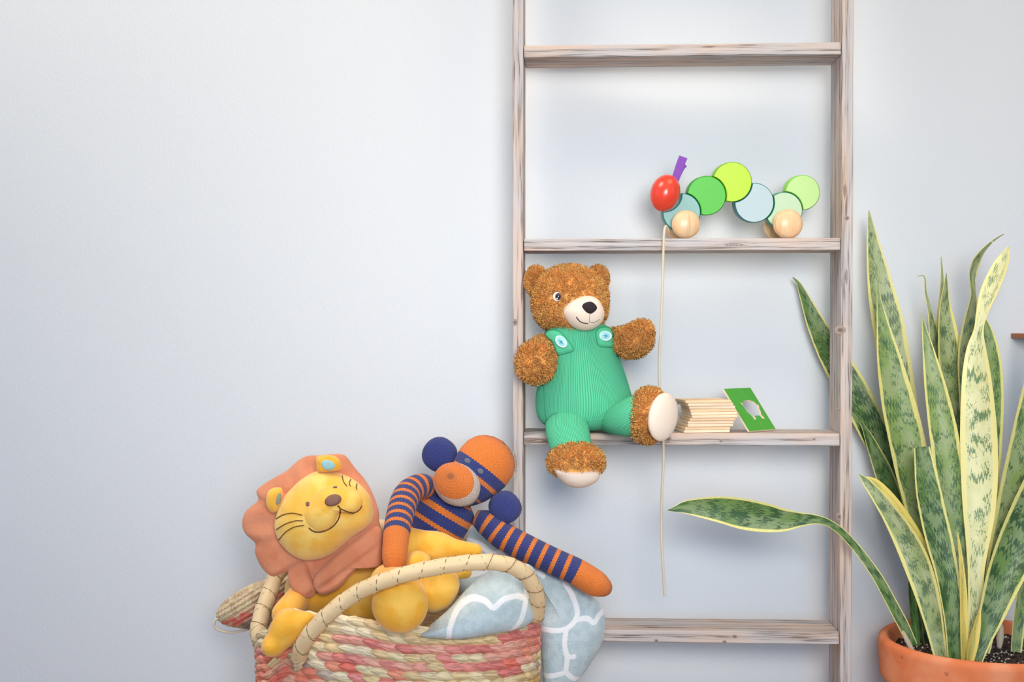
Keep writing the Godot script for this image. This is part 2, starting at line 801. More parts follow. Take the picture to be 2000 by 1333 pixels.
func build_materials() -> void:
	var fine := tex(noise(256, 256, 0.09, 11, 4))
	var blotch := noise(128, 128, 0.02, 12, 3)
	# wall paint: a faint roller nap
	mat("wall", K(221, 225, 231), 0.75, {"bump": fine, "depth": 0.02, "tri": true, "scale": Vector3(6, 6, 6), "spec": 0.25})
	mat("unseen_wall_grey", K(196, 197, 200), 0.8)  # grey of the unseen walls, set for the light they bounce
	mat("white", K(240, 240, 238), 0.5)
	mat("floor_wood", K(206, 180, 150), 0.45, {"vc": true, "tex": wood(31, K(255, 255, 255), K(150, 120, 95), 0)[0]})
	var w := wood(5, K(203, 192, 186), K(124, 114, 109), 5)
	mat("old_wood", K(255, 255, 255), 0.85, {"tex": w[0], "bump": w[1], "depth": 0.11, "spec": 0.25})
	mat("knot_rim", K(168, 151, 143), 0.9, {"bump": fine, "depth": 0.05, "tri": true, "scale": Vector3(40, 40, 40)})
	mat("knot_core", K(128, 112, 104), 0.9, {"bump": fine, "depth": 0.05, "tri": true, "scale": Vector3(40, 40, 40)})
	var bw := wood(8, K(236, 200, 156), K(212, 168, 122), 0)
	mat("beech", K(255, 255, 255), 0.35, {"tex": bw[0], "coat": 0.25, "coat_rough": 0.25, "scale": Vector3(9, 2, 9), "tri": true})
	mat("ply", K(248, 222, 192), 0.7, {"bump": fine, "depth": 0.02})
	mat("ply_b", K(240, 206, 168), 0.7, {"bump": fine, "depth": 0.02})
	mat("ply_c", K(244, 216, 186), 0.7, {"bump": fine, "depth": 0.02})
	mat("ply_end", K(176, 146, 116), 0.85)
	for p in [["teal", 140, 184, 180], ["green", 84, 190, 64], ["lime", 184, 220, 52], ["blue", 182, 202, 207], ["mint", 192, 216, 182], ["pistachio", 190, 226, 148]]:
		mat("paint_" + p[0], K(p[1], p[2], p[3]), 0.38, {"bump": fine, "depth": 0.006, "spec": 0.45})
	for p in [["teal", 44, 140, 134], ["green", 58, 160, 44], ["lime", 128, 188, 30], ["blue", 44, 128, 136], ["mint", 62, 150, 110], ["pistachio", 140, 210, 80]]:
		mat("edge_" + p[0], K(p[1], p[2], p[3]), 0.4)
	mat("red", K(226, 66, 46), 0.28, {"coat": 0.5, "coat_rough": 0.15})
	mat("purple", K(132, 80, 176), 0.95, {"bump": fine, "depth": 0.05, "rim": 0.5})
	mat("cord", K(232, 218, 196), 0.9, {"bump": fine, "depth": 0.02, "scale": Vector3(2, 200, 1)})
	mat("card_green", K(74, 158, 56), 0.5)
	# plush
	var fib := mat("fibre", K(255, 255, 255), 0.75, {"vc": true, "spec": 0.3, "rim": 0.25, "rim_tint": 0.2})
	fib.backlight_enabled = true
	fib.backlight = Color(0.9, 0.9, 0.9)
	mat("bear_skin", K(255, 194, 106), 0.95, {"rim": 0.4, "rim_tint": 0.9, "bump": fine, "depth": 0.05, "tri": true, "scale": Vector3(20, 20, 20)})
	var cord_im := grey(64, 4, ribs(64, 4))
	mat("corduroy", K(96, 206, 160), 0.9, {"tex": tex(ribs_shade(64, 4)), "bump": tex(cord_im), "depth": 0.09, "rim": 0.35, "spec": 0.2})
	mat("corduroy_strap", K(88, 196, 150), 0.9, {"bump": fine, "depth": 0.06, "rim": 0.3, "tri": true, "scale": Vector3(30, 30, 30)})
	mat("corduroy_seam", K(52, 150, 110), 0.95)
	mat("sole", K(238, 220, 204), 0.9, {"bump": fine, "depth": 0.02, "rim": 0.3, "tri": true, "scale": Vector3(18, 18, 18)})
	mat("nose_black", K(44, 36, 40), 0.7, {"bump": fine, "depth": 0.1, "tri": true, "scale": Vector3(40, 40, 40)})
	mat("black_thread", K(52, 40, 38), 0.8)
	mat("brown_thread", K(112, 70, 42), 0.8)
	mat("eye_white", K(244, 242, 240), 0.2, {"coat": 0.6})
	mat("eye_dark", K(44, 34, 44), 0.12, {"coat": 0.8})
	mat("button_blue", K(158, 218, 226), 0.4, {"coat": 0.3})
	mat("button_rim", K(214, 238, 240), 0.4)
	mat("button_thread", K(70, 150, 176), 0.8)
	var velour := noise(256, 256, 0.012, 21, 3)
	mat("lion_yellow", K(255, 255, 255), 0.85, {"tex": tex(duo(velour, K(240, 174, 56), K(250, 198, 92), 0.3, 0.72)), "bump": fine, "depth": 0.05, "rim": 0.7, "rim_tint": 0.5, "tri": true, "scale": Vector3(5, 5, 5), "spec": 0.2})
	mat("lion_face", K(255, 255, 255), 0.85, {"tex": tex(duo(velour, K(246, 188, 76), K(252, 212, 118), 0.3, 0.7)), "bump": fine, "depth": 0.05, "rim": 0.7, "rim_tint": 0.5, "tri": true, "scale": Vector3(6, 6, 6), "spec": 0.2})
	mat("mane", K(255, 255, 255), 0.92, {"tex": tex(duo(blotch, K(210, 132, 98), K(220, 146, 112), 0.3, 0.7)), "bump": fine, "depth": 0.03, "rim": 0.5, "tri": true, "scale": Vector3(8, 8, 8), "spec": 0.15})
	mat("ear_blue", K(158, 204, 214), 0.9, {"bump": fine, "depth": 0.06, "tri": true, "scale": Vector3(30, 30, 30)})
	mat("ear_grey", K(150, 156, 140), 0.9)
	mat("nose_brown", K(136, 98, 84), 0.75, {"bump": fine, "depth": 0.03, "tri": true, "scale": Vector3(30, 30, 30)})
	var kn := knit_images()
	mat("knit", K(255, 255, 255), 0.95, {"vc": true, "tex": tex(kn[0]), "bump": tex(kn[1]), "depth": 0.10, "rim": 0.4, "spec": 0.15})
	mat("felt_grey", K(106, 112, 126), 0.95, {"bump": fine, "depth": 0.05})
	# basket
	var st := straw_image()
	mat("straw", K(255, 255, 255), 0.62, {"vc": true, "tex": tex(st[0]), "bump": tex(st[1]), "depth": 0.08, "spec": 0.4})
	mat("straw_wrap", K(232, 204, 160), 0.5, {"bump": tex(st[1]), "depth": 0.03, "spec": 0.45, "scale": Vector3(0.4, 6, 1)})
	mat("straw_thread", K(140, 104, 74), 0.8)
	mat("straw_inner", K(214, 182, 142), 0.9, {"tex": tex(st[0]), "scale": Vector3(20, 8, 1)})
	# terracotta, soil
	var pot := terracotta()
	mat("terracotta", K(255, 255, 255), 0.8, {"tex": tex(pot), "bump": fine, "depth": 0.03, "scale": Vector3(2, 2, 1), "spec": 0.25})
	var so := noise(128, 128, 0.12, 41, 3)
	mat("soil", K(255, 255, 255), 0.98, {"tex": tex(duo(so, K(44, 33, 29), K(98, 78, 68), 0.3, 0.75)), "bump": tex(so), "depth": 0.6, "tri": true, "scale": Vector3(9, 9, 9)})
	mat("perlite", K(222, 214, 204), 0.9)
	mat("sheath", K(214, 196, 170), 0.85, {"bump": fine, "depth": 0.1})
	mat("brown_wood", K(186, 138, 120), 0.6, {"tex": bw[0]})


func duo(im: Image, a: Color, b: Color, lo: float, hi: float) -> Image:      # a two-colour picture from a noise
	var d := im.get_data()
	var w := im.get_width()
	var h := im.get_height()
	var lut := []
	for k in 256:
		lut.append(a.lerp(b, smoothstep(lo, hi, k / 255.0)))
	var out := PackedByteArray()
	out.resize(w * h * 3)
	for k in w * h:
		var c: Color = lut[d[k]]
		out[k * 3] = c.r8
		out[k * 3 + 1] = c.g8
		out[k * 3 + 2] = c.b8
	return Image.create_from_data(w, h, false, Image.FORMAT_RGB8, out)


func wood(sd: int, light: Color, dark: Color, knots: int) -> Array:      # grain along v; [colour, relief]
	var w := 256
	var h := 1024
	var r := RandomNumberGenerator.new()
	r.seed = sd
	var im1 := noise(256, 64, 0.035, sd, 3)
	im1.resize(w, h, Image.INTERPOLATE_CUBIC)
	var im2 := noise(256, 96, 0.12, sd + 1, 2)
	im2.resize(w, h, Image.INTERPOLATE_CUBIC)
	var im3 := noise(64, 128, 0.03, sd + 2, 3)
	im3.resize(w, h, Image.INTERPOLATE_CUBIC)
	var a := im1.get_data()
	var b := im2.get_data()
	var e := im3.get_data()
	var ks := []
	for k in knots:
		ks.append([r.randf() * w, r.randf_range(40, h - 40), r.randf_range(5, 10)])
	var col := PackedByteArray()
	col.resize(w * h * 3)
	var hei := PackedByteArray()
	hei.resize(w * h)
	var warm := Color(1.06, 0.98, 0.92)
	var cool := Color(0.95, 1.0, 1.06)
	for y in h:
		var near := []
		for k in ks:
			if absf(y - k[1]) < k[2] * 4.0:
				near.append(k)
		for x in w:
			var at := y * w + x
			var xx := x
			var kn := 0.0
			for k in near:
				var dx: float = (x - k[0]) / k[2]
				var dy: float = (y - k[1]) / (k[2] * 1.35)
				var d := sqrt(dx * dx + dy * dy)
				if d < 1.0:
					kn = maxf(kn, 0.55 + 0.45 * sin(d * 14.0))
				elif d < 3.0:
					xx = posmod(int(x - signf(dx) * (3.0 - d) * k[2] * 0.55), w)
					kn = maxf(kn, (1.6 - d) * 0.8)
			var q := y * w + xx
			var f1 := a[q] / 255.0
			var f2 := b[q] / 255.0
			var crack := smoothstep(0.62, 0.8, f2) * smoothstep(0.42, 0.62, f1)
			var t := clampf((f1 - 0.36) * 0.95 + (f2 - 0.5) * 0.5 + crack * 0.5 + kn * 0.7, 0.0, 1.0)
			var c := light.lerp(dark, t) * cool.lerp(warm, e[at] / 255.0)
			col[at * 3] = clampi(int(c.r * 255.0), 0, 255)
			col[at * 3 + 1] = clampi(int(c.g * 255.0), 0, 255)
			col[at * 3 + 2] = clampi(int(c.b * 255.0), 0, 255)
			hei[at] = clampi(int(255.0 * (1.0 - t)), 0, 255)
	return [tex(Image.create_from_data(w, h, false, Image.FORMAT_RGB8, col)), tex(grey(w, h, hei))]


func ribs(w: int, h: int) -> PackedByteArray:        # four cords across
	var d := PackedByteArray()
	for y in h:
		for x in w:
			d.append(int(255.0 * pow(absf(sin(PI * 4.0 * x / w)), 0.6)))
	return d


func ribs_shade(w: int, h: int) -> Image:
	var d := PackedByteArray()
	for k in ribs(w, h):
		d.append(205 + k * 50 / 255)  # grooves between the cords painted darker, as shade
	return grey(w, h, d)


func knit_images() -> Array:        # one stitch: two strands that meet in a V
	var n := 48
	var col := PackedByteArray()
	var hei := PackedByteArray()
	for y in n:
		for x in n:
			var best := 0.0
			for side in [-1.0, 1.0]:
				for up in [-1.0, 0.0, 1.0]:
					var px: float = (x + 0.5) / n - 0.5
					var py: float = (y + 0.5) / n - 0.5 - up
					var dirv := Vector2(side * 0.36, -0.93).normalized()
					var rel := Vector2(px - side * 0.25, py)
					var along := rel.dot(dirv)
					var across := rel.dot(dirv.orthogonal())
					var q := 1.0 - (along * along / 0.36 + across * across / 0.05)
					best = maxf(best, q)
			var s := sqrt(clampf(best, 0.0, 1.0))
			hei.append(int(255.0 * s))
			col.append(int(255.0 * lerpf(0.86, 1.0, s)))  # shade in the gaps between strands is put into the colour
	return [grey(n, n, col), grey(n, n, hei)]


func straw_image() -> Array:        # long dry fibres along u
	var im := noise(32, 128, 0.09, 51, 3)
	im.resize(256, 128, Image.INTERPOLATE_CUBIC)
	var d := im.get_data()
	var col := PackedByteArray()
	for k in d.size():
		col.append(clampi(int(255.0 * lerpf(0.84, 1.06, smoothstep(0.25, 0.7, d[k] / 255.0))), 0, 255))
	return [grey(256, 128, col), im]


func terracotta() -> Image:
	var im := noise(256, 256, 0.015, 61, 4)
	var d := im.get_data()
	var f := noise(256, 256, 0.06, 62, 2).get_data()
	var out := PackedByteArray()
	for k in d.size():
		var t := smoothstep(0.3, 0.75, d[k] / 255.0)
		var c := K(226, 126, 82).lerp(K(236, 152, 112), t)
		if f[k] > 224:
			c = c.lerp(K(150, 84, 62), 0.45)
		out.append_array([c.r8, c.g8, c.b8])
	return Image.create_from_data(256, 256, false, Image.FORMAT_RGB8, out)


# ------------------------------------------------------------------ the room
func slab(called: String, lo: Vector3, hi: Vector3, m: Material, parent: Node3D = null) -> MeshInstance3D:
	var b := Geo.new()
	for s in 6:
		var ax := s / 2
		var dir := 1.0 if s % 2 else -1.0
		var q := []
		for k in [[-1, -1], [1, -1], [1, 1], [-1, 1]]:
			var p := Vector3.ZERO
			p[ax] = dir
			p[(ax + 1) % 3] = k[0]
			p[(ax + 2) % 3] = k[1]
			q.append(b.add((lo + hi) * 0.5 + p * (hi - lo) * 0.5, Vector2(k[0], k[1])))
		if dir > 0:
			b.quad(q[0], q[3], q[2], q[1])
		else:
			b.quad(q[0], q[1], q[2], q[3])
	var g := b.flat()
	return obj(called, g, m, parent, (lo + hi) * 0.5)


func structure(o: Node3D, label := "", category := "") -> Node3D:
	o.set_meta("kind", "structure")
	if label:
		o.set_meta("label", label)
		o.set_meta("category", category)
	return o


func build_room() -> void:
	structure(slab("wall_back", Vector3(-2.6, 0, WALL - 0.12), Vector3(2.8, 2.6, WALL), M.wall), "plain pale painted wall behind the ladder and the toys", "wall")
	for e in [["wall_right", 2.6, 1.2, "unseen grey side wall with a window, out of frame to the right"], ["wall_left", -2.52, 0.7, "unseen grey side wall with a window, out of frame to the left"]]:
		var wl := thing(e[0], e[3], "wall", Vector3(e[1] + 0.06, 0, 1.5))
		structure(wl)
		for q in [[0.0, 0.55, WALL, 4.0], [2.15, 2.6, WALL, 4.0], [0.55, 2.15, WALL, e[2]], [0.55, 2.15, e[2] + 1.6, 4.0]]:
			slab("wall_panel", Vector3(e[1], q[0], q[2]), Vector3(e[1] + 0.12, q[1], q[3]), M.unseen_wall_grey, wl)
	var wf := thing("wall_front", "unseen grey wall with a wide window behind the viewer", "wall", Vector3(0, 0, 4.06))
	structure(wf)
	for q in [[0.0, 0.45, -2.6, 2.8], [2.05, 2.6, -2.6, 2.8], [0.45, 2.05, -2.6, -1.0], [0.45, 2.05, 1.3, 2.8]]:
		slab("wall_panel", Vector3(q[2], q[0], 4.0), Vector3(q[3], q[1], 4.12), M.unseen_wall_grey, wf)
	structure(slab("ceiling", Vector3(-2.6, 2.6, -0.3), Vector3(2.8, 2.7, 4.2), M.white), "flat white ceiling of the room", "ceiling")
	# unseen windows, placed to let daylight onto the scene: frame and pane
	window("window_1", Vector3(0.15, 1.25, 4.06), 1.15, 0.8, Basis())
	window("window_2", Vector3(-2.46, 1.35, 1.5), 0.8, 0.8, Basis(Vector3.UP, PI / 2))
	window("window_3", Vector3(2.66, 1.35, 2.0), 0.8, 0.8, Basis(Vector3.UP, PI / 2))
	# floor of boards
	var fl := thing("floor", "light wooden floorboards under the basket and the pot", "floor", Vector3(0, -0.03, 1.9))
	structure(fl)
	var x := -2.52
	var k := 0
	while x < 2.7:
		var g := beam(Vector3(x + 0.06, -0.0125, -0.2), Vector3(x + 0.06, -0.0125, 4.1), Vector3.RIGHT, 0.119, Vector3.UP, 0.025, 0.0015, 0.0, 2)
		var s := rng.randf_range(0.8, 1.0)
		g.tint(Color(s, s, s))
		obj("floorboard", g, M.floor_wood, fl)
		x += 0.12
		k += 1
	var gb := Geo.new()
	gb = beam(Vector3(-2.4, 0.045, WALL + 0.007), Vector3(2.6, 0.045, WALL + 0.007), Vector3.UP, 0.09, Vector3.BACK, 0.014, 0.003, 0.0, 2)
	structure(obj("baseboard_back", gb, M.white, null, Vector3(0, 0, WALL)), "white skirting along the foot of the back wall", "skirting")
	# two unseen ceiling lamps, placed to light the upper wall: panels in rims
	var glow := mat("unseen_lamp_glow", K(255, 246, 232), 0.6)  # glowing faces of the unseen lamps
	glow.emission_enabled = true
	glow.emission = K(255, 240, 218)
	glow.emission_energy_multiplier = 0.8
	for x0 in [1.0, -0.95]:
		var lamp := thing("unseen_ceiling_lamp", "unseen square ceiling lamp panel above the " + ("plant" if x0 > 0.0 else "bare wall left of the basket") + ", lighting the wall", "lamp", Vector3(x0, 2.6, 0.8))
		for s in 4:
			var a := Basis(Vector3.UP, PI / 2 * s)
			var c := Vector3(x0, 2.57, 0.8)
			obj("frame", beam(c + a * Vector3(-0.48, 0, 0.47), c + a * Vector3(0.48, 0, 0.47), Vector3.UP, 0.06, a * Vector3.BACK, 0.02, 0.003, 0.0, 2), M.white, lamp)
		obj("diffuser", beam(Vector3(x0, 2.555, 0.34), Vector3(x0, 2.555, 1.26), Vector3.RIGHT, 0.92, Vector3.UP, 0.012, 0.002, 0.0, 2), glow, lamp)
	# unseen lamp behind the viewer, placed to light the wall: dish and glowing front
	var rt := Transform3D(Basis(), LAMP).looking_at(LAMP_AIM, Vector3.UP)
	var rl := thing("unseen_spot_lamp", "unseen round lamp on a thin stand behind the viewer, lighting the wall", "lamp", Vector3(LAMP.x, 0.0, LAMP.z))
	var dish := rt * Transform3D(Basis(Vector3.RIGHT, PI / 2), Vector3.ZERO)
	obj("dish", lathe([Vector2(0.0, 0.34), Vector2(0.06, 0.34), Vector2(0.3, 0.24), Vector2(0.46, 0.06), Vector2(0.48, 0.0), Vector2(0.475, 0.0), Vector2(0.45, 0.06), Vector2(0.29, 0.23), Vector2(0.0, 0.33)], dish, 40).outward(), M.white, rl)
	obj("bulb", lathe([Vector2(0.0, 0.05), Vector2(0.45, 0.05), Vector2(0.45, 0.045), Vector2(0.0, 0.045)], dish, 40).outward(), glow, rl)
	var neck: Vector3 = rt * Vector3(0, -0.02, 0.35)
	obj("stand", tube([Vector3(neck.x, 0.012, neck.z), neck], [0.012, 0.010], 12, Vector3.BACK), M.white, rl)
	obj("foot", lathe([Vector2(0.0, 0.0), Vector2(0.16, 0.0), Vector2(0.16, 0.014), Vector2(0.03, 0.024), Vector2(0.0, 0.024)], Transform3D(Basis(), Vector3(neck.x, 0, neck.z)), 40).outward(), M.white, rl)


func window(called: String, at: Vector3, hw: float, hh: float, b: Basis) -> void:
	var t := thing(called, "unseen white framed window placed to light the room" + {"window_1": " from behind the viewer", "window_2": " from the left side", "window_3": " from the right side"}[called], "window", at)
	structure(t)
	for s in [[Vector3(-hw, -hh, 0), Vector3(-hw, hh, 0), Vector3.RIGHT], [Vector3(hw, -hh, 0), Vector3(hw, hh, 0), Vector3.RIGHT], [Vector3(-hw, -hh, 0), Vector3(hw, -hh, 0), Vector3.UP], [Vector3(-hw, hh, 0), Vector3(hw, hh, 0), Vector3.UP], [Vector3(0, -hh, 0), Vector3(0, hh, 0), Vector3.RIGHT]]:
		obj("frame", beam(at + b * s[0], at + b * s[1], b * s[2], 0.06, b * Vector3.BACK, 0.07, 0.004, 0.0, 2), M.white, t)
	if not M.has("glass"):
		var gl := mat("glass", Color(1, 1, 1, 0.06), 0.02)
		gl.transparency = BaseMaterial3D.TRANSPARENCY_ALPHA
	obj("pane", beam(at + b * Vector3(-hw, 0, 0), at + b * Vector3(hw, 0, 0), Vector3.UP, hh * 2.0, b * Vector3.BACK, 0.006, 0.001, 0.0, 2), M.glass, t)


# ------------------------------------------------------------------ the ladder
var lad := Transform3D(Basis(Vector3.UP, -0.048), Vector3(0.2755, 0, 0))
const RAIL := 0.2745         # half the outer width
const FACE := 0.0188
const DEEP := 0.089
const RUNGS := [1.2546, 0.9395, 0.6227, 0.3001]     # upper edges of the rungs in view

func build_ladder() -> void:
	var t := thing("wooden_ladder", "weathered grey wooden ladder with plank rungs standing against the wall", "ladder", lad.origin)
	var side := lad.basis * Vector3.RIGHT
	var deep := lad.basis * Vector3.BACK
	for s in [-1.0, 1.0]:
		var w := 0.0175 if s < 0 else FACE
		var x: float = s * (RAIL - w * 0.5)
		obj("rail", beam(lad * Vector3(x, 0, -DEEP * 0.5), lad * Vector3(x + 0.0005 * s, 1.86, -DEEP * 0.5), side, w, deep, DEEP, 0.0016, 0.0006, 40), M.old_wood, t)
	for k in RUNGS.size() + 1:
		var y: float = RUNGS[k] - 0.0098 if k < RUNGS.size() else 1.57
		obj("rung", beam(lad * Vector3(-RAIL + 0.0178, y, -DEEP * 0.5), lad * Vector3(RAIL - FACE - 0.0003, y, -DEEP * 0.5), Vector3.UP, 0.0196, deep, DEEP, 0.0016, 0.0006, 30), M.old_wood, t)
	# knots in the faces of the boards
	for q in [[1641, 645, 11.0, 8.5], [1654, 426, 5.0, 4.5], [1638, 1010, 5.0, 8.0], [1636, 800, 3.0, 3.0], [1006, 630, 5.0, 7.0], [1305, 858, 7.0, 6.0], [1408, 862, 3.0, 2.5], [1435, 1244, 6.0, 4.0], [1282, 1252, 4.0, 3.5], [1415, 1254, 5.0, 3.0], [1590, 858, 3.0, 2.5]]:
		var at := W(q[0], q[1], 0.0)
		var fz: float = (lad * Vector3((lad.affine_inverse() * at).x, 0, 0)).z
		at = W(q[0], q[1], fz)
		var s := S(fz)
		var k := obj("knot", ellipsoid(at, lad.basis * Basis.from_scale(Vector3(q[2] * s, q[3] * s, 0.0007)), 10, 20), M.knot_rim, t)
		obj("knot_core", ellipsoid(at, lad.basis * Basis.from_scale(Vector3(q[2] * s * 0.66, q[3] * s * 0.6, 0.0010)), 10, 20), M.knot_core, k)


# ------------------------------------------------------------------ pull toy
func disc(c: Vector2, r: float, bites: Array) -> PackedVector2Array:
	var p := PackedVector2Array()
	for k in 56:
		p.append(c + Vector2(cos(TAU * k / 56), sin(TAU * k / 56)) * r)
	for b in bites:
		var q := PackedVector2Array()
		for k in 56:
			q.append(b[0] + Vector2(cos(TAU * k / 56), sin(TAU * k / 56)) * b[1])
		var res := Geometry2D.clip_polygons(p, q)
		p = res[0]
		for e in res:
			if absf(area(e)) > absf(area(p)):
				p = e
	var out := PackedVector2Array()       # drop slivers
	for k in p.size():
		if out.is_empty() or p[k].distance_to(out[-1]) > 0.0006:
			out.append(p[k])
	return out


func build_pull_toy() -> void:
	var zf := -0.014
	var top := 0.9395
	var o := W(1440, 640, zf)
	var base := Vector3(o.x, top, zf)
	var t := thing("pull_toy", "wooden pull-along toy of green and blue discs with red knob and wheels", "toy", base)
	var xf := Transform3D(Basis(Vector3.UP, 0.055), Vector3(o.x, 0, zf - 0.006))
	var loc := func(px: float, py: float) -> Vector2:
		var p := W(px, py, zf)
		return Vector2(p.x - o.x, p.y)
	var s := S(zf)
	var cs := [["teal", 1333, 415, 37.5], ["green", 1382, 382, 38.5], ["lime", 1432.5, 355, 39], ["blue", 1477, 395.5, 39], ["mint", 1536.5, 411, 37], ["pistachio", 1573, 375, 34.5]]
	var bite := {"teal": [[Vector2(1298, 379), 35.0]], "green": [0], "lime": [1], "blue": [2], "mint": [3], "pistachio": [4]}
	for c in cs:
		var bs := []
		for b in bite[c[0]]:
			if b is int:
				bs.append([loc.call(cs[b][1], cs[b][2]), (cs[b][3] + 0.7) * s])
			else:
				bs.append([loc.call(b[0].x, b[0].y), b[1] * s])
		var poly := disc(loc.call(c[1], c[2]), c[3] * s, bs)
		var g := prism(poly, 0.022, 0.0014, xf * Transform3D(Basis(Vector3.RIGHT, 0.07), Vector3(0, top, 0)) * Transform3D(Basis(), Vector3(0, -top, -0.010)))
		# the face keeps its paint, the flanks and chamfers are darker
		var o2 := MeshInstance3D.new()
		o2.name = "disc"
		var mesh := ArrayMesh.new()
		var parts := [Geo.new(), Geo.new()]
		for k in range(0, g.i.size(), 3):
			var f := (g.v[g.i[k + 2]] - g.v[g.i[k]]).cross(g.v[g.i[k + 1]] - g.v[g.i[k]]).normalized()
			var face := absf(f.dot((xf.basis * Basis(Vector3.RIGHT, 0.07)).z)) > 0.97
			var e: Geo = parts[0 if face else 1]
			for j in 3:
				e.i.append(e.add(g.v[g.i[k + j]], g.uv[g.i[k + j]]))
				e.n.append(f if face else g.n[g.i[k + j]])
		for e in parts:
			e.surface(mesh, base)
		o2.mesh = mesh
		mesh.surface_set_material(0, M["paint_" + c[0]])
		mesh.surface_set_material(1, M["edge_" + c[0]])
		o2.set_meta("label", {"teal": "dusty teal disc with a crescent cut", "green": "bright green disc", "lime": "lime green disc", "blue": "pale blue disc with dark teal edge", "mint": "pale mint disc", "pistachio": "light yellowish green end disc"}[c[0]])
		numbered(o2, t)
	# knob
	var kc: Vector2 = loc.call(1299.5, 377)
	var kb := xf.basis * Basis(Vector3.BACK, -0.3) * Basis.from_scale(Vector3(29.0 * s, 37.0 * s, 0.024))
	var knob := obj("knob", ellipsoid(xf * Vector3(kc.x, kc.y, -0.004), kb, 24, 40), M.red, t)
	knob.set_meta("label", "glossy red egg-shaped wooden knob")
	# felt tuft on the knob
	for q in [[[Vector2(1320, 352), Vector2(1325, 338), Vector2(1331, 320), Vector2(1337, 305)], -0.010, 7.5], [[Vector2(1322, 352), Vector2(1328, 338), Vector2(1335, 324), Vector2(1341, 318)], -0.016, 6.0]]:
		var rings := []
		var vs := []
		var pts := spline(q[0], 8)
		for k in 8:
			var p2: Vector2 = loc.call(pts[k].x, pts[k].y)
			var c3 := xf * Vector3(p2.x, p2.y, q[1])
			var dir: Vector2 = (pts[mini(k + 1, 7)] - pts[maxi(k - 1, 0)]).normalized()
			var across := xf.basis * Vector3(-dir.y, -dir.x, 0.25).normalized()
			var nn := xf.basis.z
			var hw: float = q[2] * s * (1.0 + 0.15 * k / 7.0)
			var ring := PackedVector3Array()
			for e in [[-1, 0.6], [0, 1.0], [1, 0.6], [1, -0.6], [0, -1.0], [-1, -0.6]]:
				ring.append(c3 + across * (e[0] * hw) + nn * (e[1] * 0.0012))
			rings.append(ring)
			vs.append(k / 7.0)
		obj("felt_tuft", loft(rings, even(6), vs).outward(), M.purple, t)
	# wheels and axles
	for a in [[1338, 440.5, 27.5], [1539.5, 439.5, 29.0]]:
		var c2: Vector2 = loc.call(a[0], a[1])
		var r: float = a[2] * s
		c2.y = top + r + 0.0004
		for side in 2:
			var dir := xf.basis * Vector3(0, 0, 1 if side == 0 else -1)
			var at := xf * Vector3(c2.x, c2.y, 0.003 if side == 0 else -0.052)
			var x := dir.cross(Vector3.UP).normalized()
			var b := Basis(x, dir, x.cross(dir).normalized())
			var prof := [Vector2(0, 0), Vector2(r * 0.9, 0), Vector2(r * 0.97, 0.0008), Vector2(r, 0.002), Vector2(r, 0.0058), Vector2(r * 0.985, 0.0066), Vector2(r * 0.955, 0.0068), Vector2(r * 0.95, 0.0075)]
			for k in 9:
				var ang := PI * 0.5 * (k + 1) / 9.0
				prof.append(Vector2(r * 0.95 * cos(ang), 0.0075 + 0.0095 * sin(ang)))
			obj("wheel", lathe(prof, Transform3D(b, at), 48).outward(), M.beech, t)
		var p0 := xf * Vector3(c2.x, c2.y, 0.006)
		var p1 := xf * Vector3(c2.x, c2.y, -0.054)
		obj("axle", tube([p0, p1], [0.004, 0.004], 12, Vector3.UP, false), M.beech, t)
	# the cord hangs over the front of the rung
	var pts := []
	for q in [[1306, 452, -0.016], [1301, 442, -0.004], [1297.5, 452, 0.006], [1296, 480, 0.0085], [1294.5, 540, 0.007], [1291, 640, 0.006], [1287.5, 700, 0.006], [1289, 780, 0.009], [1296, 880, 0.012], [1293, 960, 0.010], [1291.5, 1040, 0.008], [1295, 1110, 0.008], [1298, 1163, 0.008]]:
		pts.append(W(q[0], q[1], q[2]))
	var path := spline(pts, 90)
	var rads := []
	for k in 90:
		rads.append(0.0021)
	obj("pull_cord", tube(path, rads, 8, Vector3.BACK), M.cord, t)


